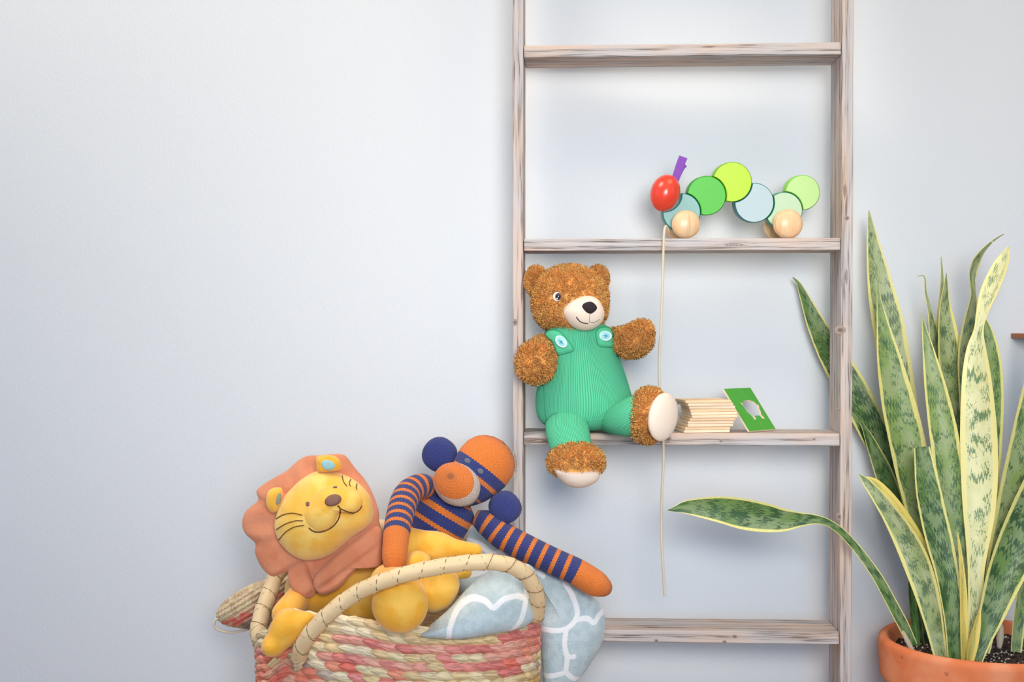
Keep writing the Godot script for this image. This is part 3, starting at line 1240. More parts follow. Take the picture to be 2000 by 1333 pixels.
# ------------------------------------------------------------------ wooden cards
func build_cards() -> void:
	var top := 0.6227
	var th := 0.0046
	var n := 11
	var lefts := [1322, 1324, 1330, 1336, 1370, 1374, 1382, 1388, 1389, 1393, 1392]
	var rights := [1425, 1427, 1432, 1434, 1437, 1440, 1440, 1438, 1436, 1432, 1428]
	for k in n:
		var y := top + 0.0004 + k * (th + 0.00025)
		var zc := -0.040 + rng.randf_range(-0.003, 0.003)
		var p0 := W(lefts[k] + 12, 820, zc + 0.03)
		var p1 := W(rights[k], 820, zc + 0.03)
		var wd := 0.078
		var yaw := 0.16 + rng.randf_range(-0.05, 0.05)
		var b := Basis(Vector3.UP, yaw)
		var right := Vector3(p1.x, y, zc + 0.026)
		var mid := right - b * Vector3(wd * 0.5, 0, 0.026)
		mid.y = y + th * 0.5
		var where: String = ["lowest board of the stack, resting on the rung", "", "", "", "", "", "", "", "", "", "topmost board of the stack, nearest the green card's upper edge"][k]
		if where == "":
			where = "thin bare wooden board, number %s up from the bottom of its stack" % ["", "two", "three", "four", "five", "six", "seven", "eight", "nine", "ten"][k]
		else:
			where = "thin bare wooden board, " + where
		var t := thing("wooden_board", where, "board", Vector3(mid.x, y, mid.z), "thin wooden boards stacked on the third rung")
		var g := beam(mid - b * Vector3(wd * 0.5, 0, 0), mid + b * Vector3(wd * 0.5, 0, 0), Vector3.UP, th, b * Vector3.BACK, 0.058 + rng.randf_range(-0.004, 0.004), 0.0009, 0.0, 3)
		obj("panel", g, [M.ply, M.ply_b, M.ply_c][k * 7 % 3], t)
	# the green card leaning on the stack, an animal shape cut out of it
	var a := W(1461, 845.5, -0.004)
	a.y = top + 0.0012
	var bb := W(1513, 842, -0.044)
	bb.y = top + 0.0012
	var ex := (bb - a)
	var cw := ex.length()
	ex = ex.normalized()
	var tl := a + Vector3(-0.038, 0.0667, -0.041)
	var ey := (tl - a)
	ey = (ey - ex * ey.dot(ex))
	var ch := 0.087
	ey = ey.normalized()
	var ez := ex.cross(ey)
	var xf := Transform3D(Basis(ex, ey, ez), a + ez * 0.003)
	var t := thing("stencil_card", "green painted wooden card with an animal cut-out, leaning on the stack", "card", a)
	# cut-out outline in fractions of the card
	var hole := PackedVector2Array()
	for q in [[0.30, 0.66], [0.34, 0.66], [0.37, 0.62], [0.45, 0.70], [0.66, 0.71], [0.80, 0.67], [0.86, 0.60], [0.92, 0.58], [0.86, 0.50], [0.84, 0.42], [0.80, 0.36], [0.83, 0.26], [0.77, 0.25], [0.70, 0.34], [0.52, 0.34], [0.50, 0.25], [0.44, 0.25], [0.41, 0.36], [0.34, 0.44], [0.33, 0.55]]:
		hole.append(Vector2(q[0] * cw, q[1] * ch))
	var whole := Geo.new()
	var edge := Geo.new()
	for half in 2:
		var x0 := 0.0 if half == 0 else cw * 0.6
		var x1 := cw * 0.6 if half == 0 else cw
		var r := PackedVector2Array([Vector2(x0, 0), Vector2(x1, 0), Vector2(x1, ch), Vector2(x0, ch)])
		for p in Geometry2D.clip_polygons(r, hole):
			whole.append(prism(p, 0.003, 0.00005, xf).flat())
	var parts := [Geo.new(), Geo.new()]
	for k in range(0, whole.i.size(), 3):
		var face := whole.n[whole.i[k]].dot(ez) > 0.9
		var e: Geo = parts[0 if face else 1]
		for j in 3:
			e.i.append(e.add(whole.v[whole.i[k + j]], whole.uv[whole.i[k + j]]))
			e.n.append(whole.n[whole.i[k]])
	obj("panel", parts[1], M.ply, t)
	obj("green_face", parts[0], M.card_green, t)


# ------------------------------------------------------------------ teddy bear
func pix(p: Vector3) -> Vector2:
	var q := Basis(Vector3.RIGHT, -PITCH) * (p - CAM)
	return Vector2(1000.0 - q.x / q.z * FOCAL, 666.5 + q.y / q.z * FOCAL)


func R(px: float, py: float, d: float, z: float) -> Vector3:     # half sizes in pixels (depth in metres)
	return Vector3(px * S(z), py * S(z), d)


func build_bear() -> void:
	var base := W(1140, 843, -0.02)
	base.y = 0.6227
	var t := thing("teddy_bear", "orange-brown teddy bear in green corduroy dungarees sitting on a ladder rung", "teddy bear", base)
	# dungarees: a padded torso
	var rings := []
	var vs := []
	for q in [[634, 1092, 1180, 0.030, 0.005], [640, 1074, 1190, 0.040, 0.0], [650, 1065, 1197, 0.046, -0.004], [668, 1064, 1200, 0.050, -0.008], [690, 1062, 1206, 0.054, -0.012], [720, 1056, 1217, 0.059, -0.016], [750, 1050, 1227, 0.063, -0.019], [778, 1046, 1234, 0.066, -0.020], [802, 1047, 1233, 0.066, -0.020], [820, 1053, 1220, 0.061, -0.019], [832, 1066, 1196, 0.052, -0.018], [839, 1086, 1170, 0.036, -0.018], [841.5, 1115, 1140, 0.012, -0.018]]:
		var a := W(q[1], q[0], q[4])
		var b := W(q[2], q[0], q[4])
		var ring := PackedVector3Array()
		for k in 64:
			var an := TAU * k / 64 - PI * 0.5
			var cx := signf(cos(an)) * pow(absf(cos(an)), 0.82)
			var sz := signf(sin(an)) * pow(absf(sin(an)), 0.82)
			ring.append(Vector3((a.x + b.x) * 0.5 + (b.x - a.x) * 0.5 * cx, a.y, q[4] + q[3] * sz))
		rings.append(ring)
		vs.append(a.y * 10.0)
	# finer rings so that the belly is round
	var smooth_rings := []
	var smooth_vs := []
	for r in rings.size() - 1:
		for e in 3:
			var ring := PackedVector3Array()
			for k in 64:
				ring.append(cat(rings[maxi(r - 1, 0)][k], rings[r][k], rings[r + 1][k], rings[mini(r + 2, rings.size() - 1)][k], e / 3.0))
			smooth_rings.append(ring)
			smooth_vs.append(lerpf(vs[r], vs[r + 1], e / 3.0))
	smooth_rings.append(rings[-1])
	smooth_vs.append(vs[-1])
	var torso := loft(smooth_rings, even(64, 44.0), smooth_vs).outward()
	var dung := obj("dungarees", torso, M.corduroy, t)
	var sl := [Vector2(1063, 651), Vector2(1076, 644), Vector2(1092, 647), Vector2(1106, 661), Vector2(1121, 683), Vector2(1109, 690), Vector2(1090, 694), Vector2(1085, 680), Vector2(1079, 667), Vector2(1069, 658)]
	var sr := [Vector2(1163, 650), Vector2(1170, 641), Vector2(1184, 638.6), Vector2(1194, 645), Vector2(1198, 661), Vector2(1197, 678), Vector2(1180, 679), Vector2(1168, 675), Vector2(1164, 661)]
	for e in [[sl, Vector2(1092, 668)], [sr, Vector2(1181, 660)]]:
		var sg := patch_on([torso], e[0], e[1], 0.0035, 40, 7)
		obj("strap", sg, M.corduroy_strap, dung)
		var hem := []
		for q in e[0] + [e[0][0]]:
			hem.append(e[1].lerp(q, 0.98))
		obj("seam", thread_on([sg, torso], hem, 60, 0.0008), M.corduroy_seam, dung)
	# a seam round the bib and across the lap
	obj("seam", thread_on([torso], [Vector2(1055, 826), Vector2(1075, 826), Vector2(1110, 824), Vector2(1150, 825)], 20, 0.0011), M.corduroy_seam, dung)
	obj("seam", thread_on([torso], [Vector2(1068, 690), Vector2(1062, 740), Vector2(1064, 790), Vector2(1067, 826)], 20, 0.0009), M.corduroy_seam, dung)
	for e in [[1097, 667.5, 13.5, 9.5, 0.75], [1180.5, 656.5, 12.8, 9.6, 0.08]]:
		var hit := cast([torso], e[0], e[1])
		var nn: Vector3 = hit[1].lerp(Vector3.BACK, 0.5).normalized()
		var x := Basis(Vector3.BACK, -e[4]) * Vector3.RIGHT
		x = (x - nn * x.dot(nn)).normalized()
		var s := S(0.03)
		var b := Basis(x * e[2] * s, nn, -x.cross(nn) * -e[3] * s)
		var at: Vector3 = hit[0] + nn * 0.0034
		var prof := [Vector2(0, 0.0), Vector2(1.0, 0.0), Vector2(1.03, 0.0012), Vector2(1.0, 0.0026), Vector2(0.9, 0.003), Vector2(0.8, 0.0026)]
		var rim := lathe(prof + [Vector2(0.76, 0.0018), Vector2(0.0, 0.0018)], Transform3D(b, at), 40).outward()
		var bt := obj("button", rim, M.button_rim, t)
		obj("button_face", lathe([Vector2(0, 0.0010), Vector2(0.77, 0.0010), Vector2(0.76, 0.0022), Vector2(0, 0.0024)], Transform3D(b, at), 32).outward(), M.button_blue, bt)
		var y: Vector3 = b.z
		for d in [[x * e[2] * s, y], [y, x * e[2] * s]]:
			var v: Vector3 = d[0] * 0.36
			obj("button_thread", tube([at + nn * 0.0028 - v, at + nn * 0.0036, at + nn * 0.0028 + v], [0.0006, 0.0007, 0.0006], 6, nn), M.button_thread, bt)
	# head
	var z := -0.012
	var hp := [
		egg(W(1113, 579, z), R(70, 57, 0.060, z)), egg(W(1113, 612, z), R(62, 37, 0.054, z), Basis(), 0.02),
		egg(W(1140, 608, z + 0.03), R(34, 30, 0.045, z), Basis(), 0.02), egg(W(1118, 645, z), R(36, 20, 0.045, z), Basis(), 0.015),
	]
	var head := nets(hp, W(1025, 680, 0) - Vector3(0, 0, 0.09), W(1205, 505, 0) + Vector3(0, 0, 0.085), 0.0032)
	var ho := obj("head", head, M.bear_skin, t)
	var muz := [Vector2(1099.5, 610), Vector2(1105, 597), Vector2(1119, 585), Vector2(1136, 579), Vector2(1150, 578), Vector2(1165, 583), Vector2(1175, 595), Vector2(1180, 610), Vector2(1178, 624), Vector2(1170, 636), Vector2(1153, 645), Vector2(1136, 646), Vector2(1119, 639), Vector2(1107, 627)]
	var muzzle := pillow(muz, Vector2(1141, 611), 0.047, 0.030, 0.03, 64, 14, 2.2, Vector2(0.0001, 0.0))
	var mo := obj("muzzle", muzzle, M.sole, ho)
	mo.set_meta("label", "smooth cream muzzle")
	obj("nose", patch_on([muzzle], [Vector2(1136, 598), Vector2(1144, 592), Vector2(1155, 591), Vector2(1163, 597), Vector2(1166, 604), Vector2(1161, 610), Vector2(1153, 614), Vector2(1143, 609)], Vector2(1152, 602), 0.006), M.nose_black, ho)
	var mouth := thread_on([muzzle], [Vector2(1126, 620), Vector2(1132, 627.5), Vector2(1139, 631), Vector2(1148, 632.5)], 16, 0.0009)
	mouth.append(thread_on([muzzle], [Vector2(1152, 629), Vector2(1158, 630.5), Vector2(1166, 627.5), Vector2(1171, 624)], 12, 0.0004))
	mouth.append(thread_on([muzzle], [Vector2(1152, 614), Vector2(1151.5, 622), Vector2(1151, 630)], 8, 0.0003))
	obj("mouth", mouth, M.black_thread, ho)
	var eh := cast([head], 1089, 580)
	var en: Vector3 = eh[1].lerp(Vector3.BACK, 0.4).normalized()
	var ex := (Vector3.RIGHT - en * en.x).normalized()
	var eb := Basis(ex, en.cross(ex), en)
	var es := S(0.03)
	obj("eye", ellipsoid(eh[0] + en * 0.0045, eb * Basis.from_scale(Vector3(8.2 * es, 9.2 * es, 0.0035)), 12, 24), M.eye_white, ho)
	obj("pupil", ellipsoid(eh[0] + en * 0.0058 + ex * 0.0018, eb * Basis.from_scale(Vector3(6.0 * es, 7.2 * es, 0.0035)), 12, 24), M.eye_dark, ho)
	obj("eye_glint", ellipsoid(eh[0] + en * 0.0088 + ex * 0.0012 - Vector3(0, 0.0032, 0), eb * Basis.from_scale(Vector3(0.0012, 0.0012, 0.0006)), 8, 12), M.eye_white, ho)  # white bead modelled as the highlight on the eye
	var dark := C(255, 184, 90)
	var light := C(255, 214, 134)
	var ring := PackedVector2Array(ring_spline(muz, 40))
	var off_face := func(p: Vector3) -> bool:
		var q := pix(p)
		if p.z > 0.0 and Geometry2D.is_point_in_polygon(q, ring):
			return false
		return q.distance_to(Vector2(1089, 580)) > 8.5 or p.z < 0.0
	fur("fur", head, 28000, 0.0064, 0.00036, dark, light, Vector3(0, -0.25, 0.1), ho, off_face)
	for e in [[1047, 549, 18, 25, 0.3, -0.016], [1168, 545, 17, 22, -0.5, -0.025]]:
		var g := ellipsoid(W(e[0], e[1], e[5]), Basis(Vector3.UP, e[4]) * Basis.from_scale(R(e[2], e[3], 0.012, e[5])), 16, 28)
		var eo := obj("ear", g, M.bear_skin, t)
		fur("fur", g, 3800, 0.0064, 0.00036, dark, light, Vector3(0, 0.1, 0.05), eo)
	# arms
	var arms := [
		[cap(W(1064, 683, 0.0), W(1046, 713, 0.035), 24 * S(0.02), 28 * S(0.02)), egg(W(1048, 706, 0.03), R(30, 34, 0.025, 0.03))],
		[cap(W(1200, 668, -0.005), W(1226, 668, 0.012), 20 * S(0.0), 24 * S(0.01), 0.02), egg(W(1240, 669, 0.02), R(28, 22, 0.024, 0.02), Basis(), 0.012), egg(W(1253, 648, 0.024), R(18, 18, 0.017, 0.02), Basis(), 0.012)],
	]
	for a in arms:
		var mid: Vector3 = a[0][1]
		var g := nets(a, mid - Vector3(0.1, 0.09, 0.06), mid + Vector3(0.11, 0.08, 0.1), 0.0035)
		var ao := obj("arm", g, M.bear_skin, t)
		fur("fur", g, 8000, 0.008, 0.00036, dark, light, Vector3(0, -0.1, 0.25), ao)
	# legs: a corduroy trouser leg each, and a furry foot with a smooth sole
	var legs := [
		[[Vector4(1107, 829, 0.026, 42), Vector4(1109, 845, 0.045, 42.5), Vector4(1114, 866, 0.06, 41), Vector4(1120, 892, 0.07, 39)], Vector3(0, 0, 1)],
		[[Vector4(1180, 826, 0.0, 16), Vector4(1196, 824, 0.03, 24), Vector4(1214, 820, 0.05, 33), Vector4(1236, 815, 0.062, 40), Vector4(1248, 813, 0.067, 42)], Vector3(0.2, 0, 1)],
	]
	for l in legs:
		var path := []
		var rads := []
		for q in spline(l[0], 16):
			path.append(W(q.x, q.y, q.z))
			rads.append(Vector2(minf(q.w * S(q.z), 0.026 if l[1].x == 0.0 else 0.031), q.w * S(q.z)))
		var g := tube(path, rads, 40, l[1], l[1].x != 0.0)
		for k in g.uv.size():
			g.uv[k].x *= 20.0
			g.uv[k].y *= 10.0
		obj("trouser_leg", g, M.corduroy, t)
	var feet := [
		[W(1125, 903, 0.082), R(50, 33, 0.040, 0.08), 0.0, [Vector2(1082, 917), Vector2(1100, 915), Vector2(1130, 914), Vector2(1160, 916), Vector2(1171, 921), Vector2(1168, 938), Vector2(1150, 950), Vector2(1128, 954), Vector2(1106, 948), Vector2(1090, 933)], Vector2(1127, 928), 0.095, 0.026, 0.03, Vector2(0, -0.0001)],
		[W(1266, 812, 0.072), R(34, 50, 0.040, 0.07), 0.12, oval(1295, 815, 31, 47.5, 0.16), Vector2(1295, 815), 0.106, 0.016, 0.045, Vector2(-0.0005, 0.0)],
	]
	for f in feet:
		var at: Vector3 = f[0]
		var g := ellipsoid(at, Basis(Vector3.BACK, -f[2]) * Basis.from_scale(f[1]), 24, 36)
		var fo := obj("foot", g, M.bear_skin, t)
		var sole_g := pillow(f[3], f[4], f[5], f[6], f[7], 56, 12, 2.2, f[8])
		var so := obj("sole", sole_g, M.sole, fo)
		so.set_meta("label", "smooth cream foot sole")
		var poly := PackedVector2Array(ring_spline(f[3], 40))
		fur("fur", g, 8500, 0.0078, 0.00036, dark, light, Vector3(0, 0.0, 0.2), fo, func(p: Vector3) -> bool: return not (p.z > f[5] - 0.02 and Geometry2D.is_point_in_polygon(pix(p), poly)))


# ------------------------------------------------------------------ basket
const BC := Vector3(-0.1725, 0.0, 0.12)
var plan: Array = []

func plan_at(f: float) -> Vector2:        # f: 0..1 round the basket, from the right end over the front
	var n := plan.size()
	var x := fposmod(f, 1.0) * n
	var k := int(x) % n
	return plan[k].lerp(plan[(k + 1) % n], x - floorf(x))


func rim_at(f: float) -> float:
	var keys := [[0.0, 0.352], [0.10, 0.366], [0.22, 0.372], [0.31, 0.388], [0.37, 0.392], [0.42, 0.352], [0.5, 0.308], [0.58, 0.34], [0.75, 0.385], [0.9, 0.37], [1.0, 0.352]]
	var x := fposmod(f, 1.0)
	for k in keys.size() - 1:
		if x <= keys[k + 1][0]:
			return lerpf(keys[k][1], keys[k + 1][1], smoothstep(0.0, 1.0, (x - keys[k][0]) / (keys[k + 1][0] - keys[k][0])))
	return 0.352


func basket_point(f: float, y: float, out: float) -> Vector3:
	var a := plan_at(f)
	var b := plan_at(f + 0.004)
	var c := plan_at(f - 0.004)
	var d := (b - c).normalized()
	var nn := Vector2(d.y, -d.x)
	if nn.dot(a) < 0.0:
		nn = -nn
	var shrink := 1.0 - 0.10 * pow(clampf(1.0 - y / 0.35, 0.0, 1.0), 2.0)
	return BC + Vector3(a.x * shrink + nn.x * out, y, a.y * shrink + nn.y * out)


func straw_colour(row: int, f: float, p: Vector3, r: RandomNumberGenerator) -> Color:
	var straw := [C(242, 222, 180), C(234, 206, 156), C(248, 232, 198), C(228, 200, 154)]
	var rose := [C(238, 152, 142), C(242, 170, 154), C(232, 138, 130), C(246, 184, 162)]
	var coral := [C(246, 144, 118), C(240, 128, 110), C(248, 162, 132), C(242, 180, 152)]
	var smoke := [C(200, 178, 162), C(208, 190, 178), C(188, 164, 152)]
	var ochre := [C(234, 192, 118), C(226, 178, 104), C(240, 206, 144), C(214, 172, 108)]
	var set := straw
	var q := fposmod(sin(floorf(f * 54.0 + row * 0.37) * 12.9898 + row * 78.233) * 43758.5453, 1.0) * 0.8 + r.randf() * 0.2
	var px := pix(p).x
	var front := p.z > BC.z - 0.03
	if front and px < 660 and row >= 6 - int((660 - px) / 40.0):
		set = coral if q < 0.8 else (straw if q < 0.9 else smoke)
		if row <= 4 - int((660 - px) / 60.0):
			set = straw if q < 0.6 else smoke
	elif front and px > 985:
		var k := row + int((px - 985) / 26.0) - 1
		if k < 1:
			set = straw if q < 0.5 else rose
		elif k <= 4:
			set = rose if q < 0.8 else coral
		elif k <= 7:
			set = straw if q < 0.75 else smoke
		else:
			set = ochre if q < 0.85 else straw
	else:
		match row:
			0, 1: set = straw if q < 0.92 else smoke
			2: set = rose if q < 0.9 else straw
			3: set = straw if q < 0.72 else rose
			4: set = rose if q < 0.75 else straw
			5: set = coral if q < 0.42 else straw
			6: set = straw if q < 0.8 else rose
			7, 8: set = straw if q < 0.8 else smoke
			9, 10: set = straw if q < 0.6 else (smoke if q < 0.8 else ochre)
			_: set = [ochre, straw, coral, smoke, rose][(row / 3) % 5] if q < 0.7 else straw
	return set[r.randi() % set.size()] * Color(1, 1, 1) * r.randf_range(0.92, 1.06)


func woven_row(row: int, rows: int, count: int, r: RandomNumberGenerator) -> Geo:
	var g := Geo.new()
	for s in count:
		var f0 := (s + (0.5 if row % 2 else 0.0)) / count
		var fm := f0 + 0.5 / count
		var top := rim_at(fm)
		var h := top / rows
		var p0 := basket_point(fm, top - (row + 0.5) * h, 0.0)
		var col := straw_colour(row, fm, p0, r)
		col.a = 1.0
		var du := r.randf()
		var dv := r.randf()
		var first := g.v.size()
		var fat := r.randf_range(0.85, 1.2)
		for a in 6:
			var u := a / 5.0
			for b in 5:
				var v := b / 4.0
				var taper := 1.0 - 0.75 * pow(clampf((u - 0.55) / 0.45, 0.0, 1.0), 1.6) if u > 0.55 else lerpf(0.7, 1.0, u / 0.55)
				var f := f0 + (u * 1.42 - 0.18) / count
				var y := rim_at(f) * (1.0 - (row + 0.5) / rows) + h * ((0.5 - v) * 1.25 * taper + (0.5 - u) * -0.24)
				var out := 0.0008 + 0.0036 * fat * pow(sin(PI * v), 0.7) * (0.30 + 0.70 * smoothstep(0.0, 0.62, u)) * (1.0 - 0.55 * smoothstep(0.75, 1.0, u))
				if b == 0 or b == 4:
					out = -0.001
				g.add(basket_point(f, maxf(y, 0.002), out), Vector2(u * 0.35 + du, v * 0.3 + dv), col)
		for a in 5:
			for b in 4:
				var k := first + a * 5 + b
				g.quad(k, k + 1, k + 6, k + 5)
	return g.smooth()


func wrapped(pts: Array, n: int, r0: float, r1: float, pitch: float) -> Array:     # a handle wound with straw: [body, dark thread]
	var sides := 20
	var path := []
	for q in spline(pts, n):
		path.append(W(q.x, q.y, q.z))
	var rings := []
	var vs := []
	var far := 0.0
	var helix := []
	var back := []
	for k in n:
		var t: Vector3 = (path[mini(k + 1, n - 1)] - path[maxi(k - 1, 0)]).normalized()
		var nn := (Vector3.BACK - t * t.z).normalized()
		var bb := t.cross(nn)
		if k:
			far += path[k].distance_to(path[k - 1])
		var rad := lerpf(r0, r1, float(k) / (n - 1))
		var ring := PackedVector3Array()
		for s in sides:
			var a := TAU * s / sides
			var saw := fposmod(far / pitch + float(s) / sides, 1.0)
			ring.append(path[k] + (nn * cos(a) + bb * sin(a)) * rad * (0.95 + 0.11 * saw))
		rings.append(ring)
		vs.append(far)
		var ha := -TAU * far / pitch
		helix.append(path[k] + (nn * cos(ha) + bb * sin(ha)) * rad * 1.055)
		var hb := TAU * far / pitch + 1.0
		back.append(path[k] + (nn * cos(hb) + bb * sin(hb)) * rad * 1.05)
	var body := loft(rings, even(sides), vs).outward()
	var rads := []
	for k in n:
		rads.append(0.0006)
	var th := tube(helix, rads, 5, Vector3(0.3, 0.9, 0.3), false)
	var thin := []
	for k in n:
		thin.append(0.00028)
	th.append(tube(back, thin, 5, Vector3(0.3, 0.9, 0.3), false))
	return [body, th]


func build_basket() -> void:
	var pts := []
	for k in 40:
		var a := TAU * k / 40
		pts.append(Vector2(0.2135 * signf(cos(a)) * pow(absf(cos(a)), 0.78), 0.158 * signf(sin(a)) * pow(absf(sin(a)), 0.78)))
	plan = ring_spline(pts, 360)
	var t := thing("woven_basket", "tall woven straw basket with pink and coral bands, holding plush toys", "basket", BC)
	# shell: outer skin, over the rim, and down the inside
	var rings := []
	var vs := []
	for q in [[0.0, 0.003, 0.15], [0.0, 0.0, -0.002], [0.25, 0.0, -0.0015], [0.5, 0.0, -0.0015], [0.75, 0.0, -0.0015], [1.0, 0.0, -0.001], [1.0, 0.0, -0.007], [0.75, 0.0, -0.008], [0.5, 0.0, -0.008], [0.25, 0.0, -0.008], [0.0, 0.012, -0.010], [0.0, 0.012, 0.15]]:
		var ring := PackedVector3Array()
		for k in 90:
			var f := k / 90.0
			var p := basket_point(f, rim_at(f) * q[0] + q[1], q[2] if q[2] < 0.1 else 0.0)
			if q[2] > 0.1:
				p = Vector3(lerpf(p.x, BC.x, 0.98), p.y, lerpf(p.z, BC.z, 0.98))
			ring.append(p)
		rings.append(ring)
		vs.append(q[0])
	obj("body", loft(rings, even(90), vs, [], false).outward(), M.straw_inner, t)
	var r := RandomNumberGenerator.new()
	r.seed = 5
	var rows := 29
	for row in rows:
		var g := woven_row(row, rows, 54, r)
		stuff(obj("woven_row", g, M.straw, t))
	# handles
	var fr := wrapped([Vector3(583, 1288, 0.268), Vector3(590, 1264, 0.288), Vector3(608, 1236, 0.30), Vector3(642, 1200, 0.308), Vector3(690, 1163, 0.312), Vector3(740, 1139, 0.322), Vector3(800, 1120, 0.326), Vector3(868, 1106, 0.318), Vector3(930, 1099, 0.31), Vector3(980, 1101, 0.30), Vector3(1018, 1116, 0.286), Vector3(1040, 1142, 0.27), Vector3(1050, 1172, 0.25), Vector3(1047, 1206, 0.222)], 130, 0.0114, 0.0112, 0.031)
	var ho := obj("handle", fr[0], M.straw_wrap, t)
	obj("wrap_thread", fr[1], M.straw_thread, ho)
	var bk := wrapped([Vector3(513, 1262, 0.15), Vector3(506, 1236, 0.14), Vector3(510, 1205, 0.12), Vector3(524, 1165, 0.09), Vector3(545, 1118, 0.06), Vector3(600, 1070, 0.03), Vector3(700, 1035, 0.0), Vector3(830, 1030, -0.01), Vector3(930, 1055, 0.0), Vector3(1000, 1100, 0.01), Vector3(1030, 1150, 0.03), Vector3(1036, 1210, 0.05)], 130, 0.0135, 0.011, 0.031)
	var h2 := obj("handle", bk[0], M.straw_wrap, t)
	obj("wrap_thread", bk[1], M.straw_thread, h2)
	# bindings where the handles are sewn to the wall
	for q in [[583, 1290, 0.266], [512, 1262, 0.156]]:
		var g := Geo.new()
		for k in 5:
			var a := W(q[0] - 18 + k * 3, q[1] - 10 + k * 7, q[2] + 0.004)
			var b := W(q[0] + 16 - k * 3, q[1] - 16 + k * 7, q[2] + 0.012)
			g.append(tube([a, a.lerp(b, 0.5) + Vector3(0, 0, 0.009), b], [0.0028, 0.0036, 0.0028], 8, Vector3.BACK).tint(C(222, 196, 158)))
		obj("binding", g, M.straw, t)
	# lid: hangs back behind the left handle
	var outl := [Vector2(422, 1202), Vector2(428, 1186), Vector2(446, 1168), Vector2(474, 1150), Vector2(506, 1136), Vector2(545, 1128), Vector2(585, 1130), Vector2(600, 1160), Vector2(590, 1200), Vector2(548, 1220), Vector2(500, 1229), Vector2(462, 1226), Vector2(434, 1218)]
	var ripple := func(px: float, py: float, _t: float) -> float:
		var d := Vector2(px - 520, py - 1215).rotated(0.55)
		return 0.0016 * sin(d.y * 0.72) + 0.0009 * sin(d.x * 0.8 + d.y * 0.36)
	var lid := pillow(outl, Vector2(515, 1182), 0.02, 0.03, 0.012, 150, 40, 2.4, Vector2.ZERO, ripple)
	for k in lid.v.size():
		var p := lid.uv[k] * 100.0
		var d := Vector2(p.x - 520, p.y - 1185).rotated(0.5)
		var cell := Vector2i((d / Vector2(11, 8.5)).floor())
		var rr := RandomNumberGenerator.new()
		rr.seed = hash(cell)
		var q := rr.randf()
		var c := C(226, 202, 164)
		if d.y > -16 and d.y < 4:
			c = C(240, 128, 112) if q < 0.75 else C(228, 184, 150)
		elif d.y >= 4 and d.x > -55:
			c = C(160, 138, 126) if q < 0.7 else C(196, 172, 152)
		elif q < 0.3:
			c = C(208, 180, 144)
		lid.c[k] = c
		lid.uv[k] = d / Vector2(30, 18)
	var lo := obj("lid", lid, M.straw, t)
	lo.set_meta("label", "woven lid hanging back, banded coral and grey-brown")
	var loop := []
	for q in spline([Vector3(430, 1206, 0.028), Vector3(419, 1214, 0.03), Vector3(420, 1226, 0.03), Vector3(434, 1234, 0.03), Vector3(455, 1236, 0.03), Vector3(478, 1232, 0.028), Vector3(492, 1226, 0.026)], 30):
		loop.append(W(q.x, q.y, q.z))
	var rads := []
	for k in 30:
		rads.append(0.0021)
	obj("tie_loop", tube(loop, rads, 7, Vector3.BACK), M.cord, lo)


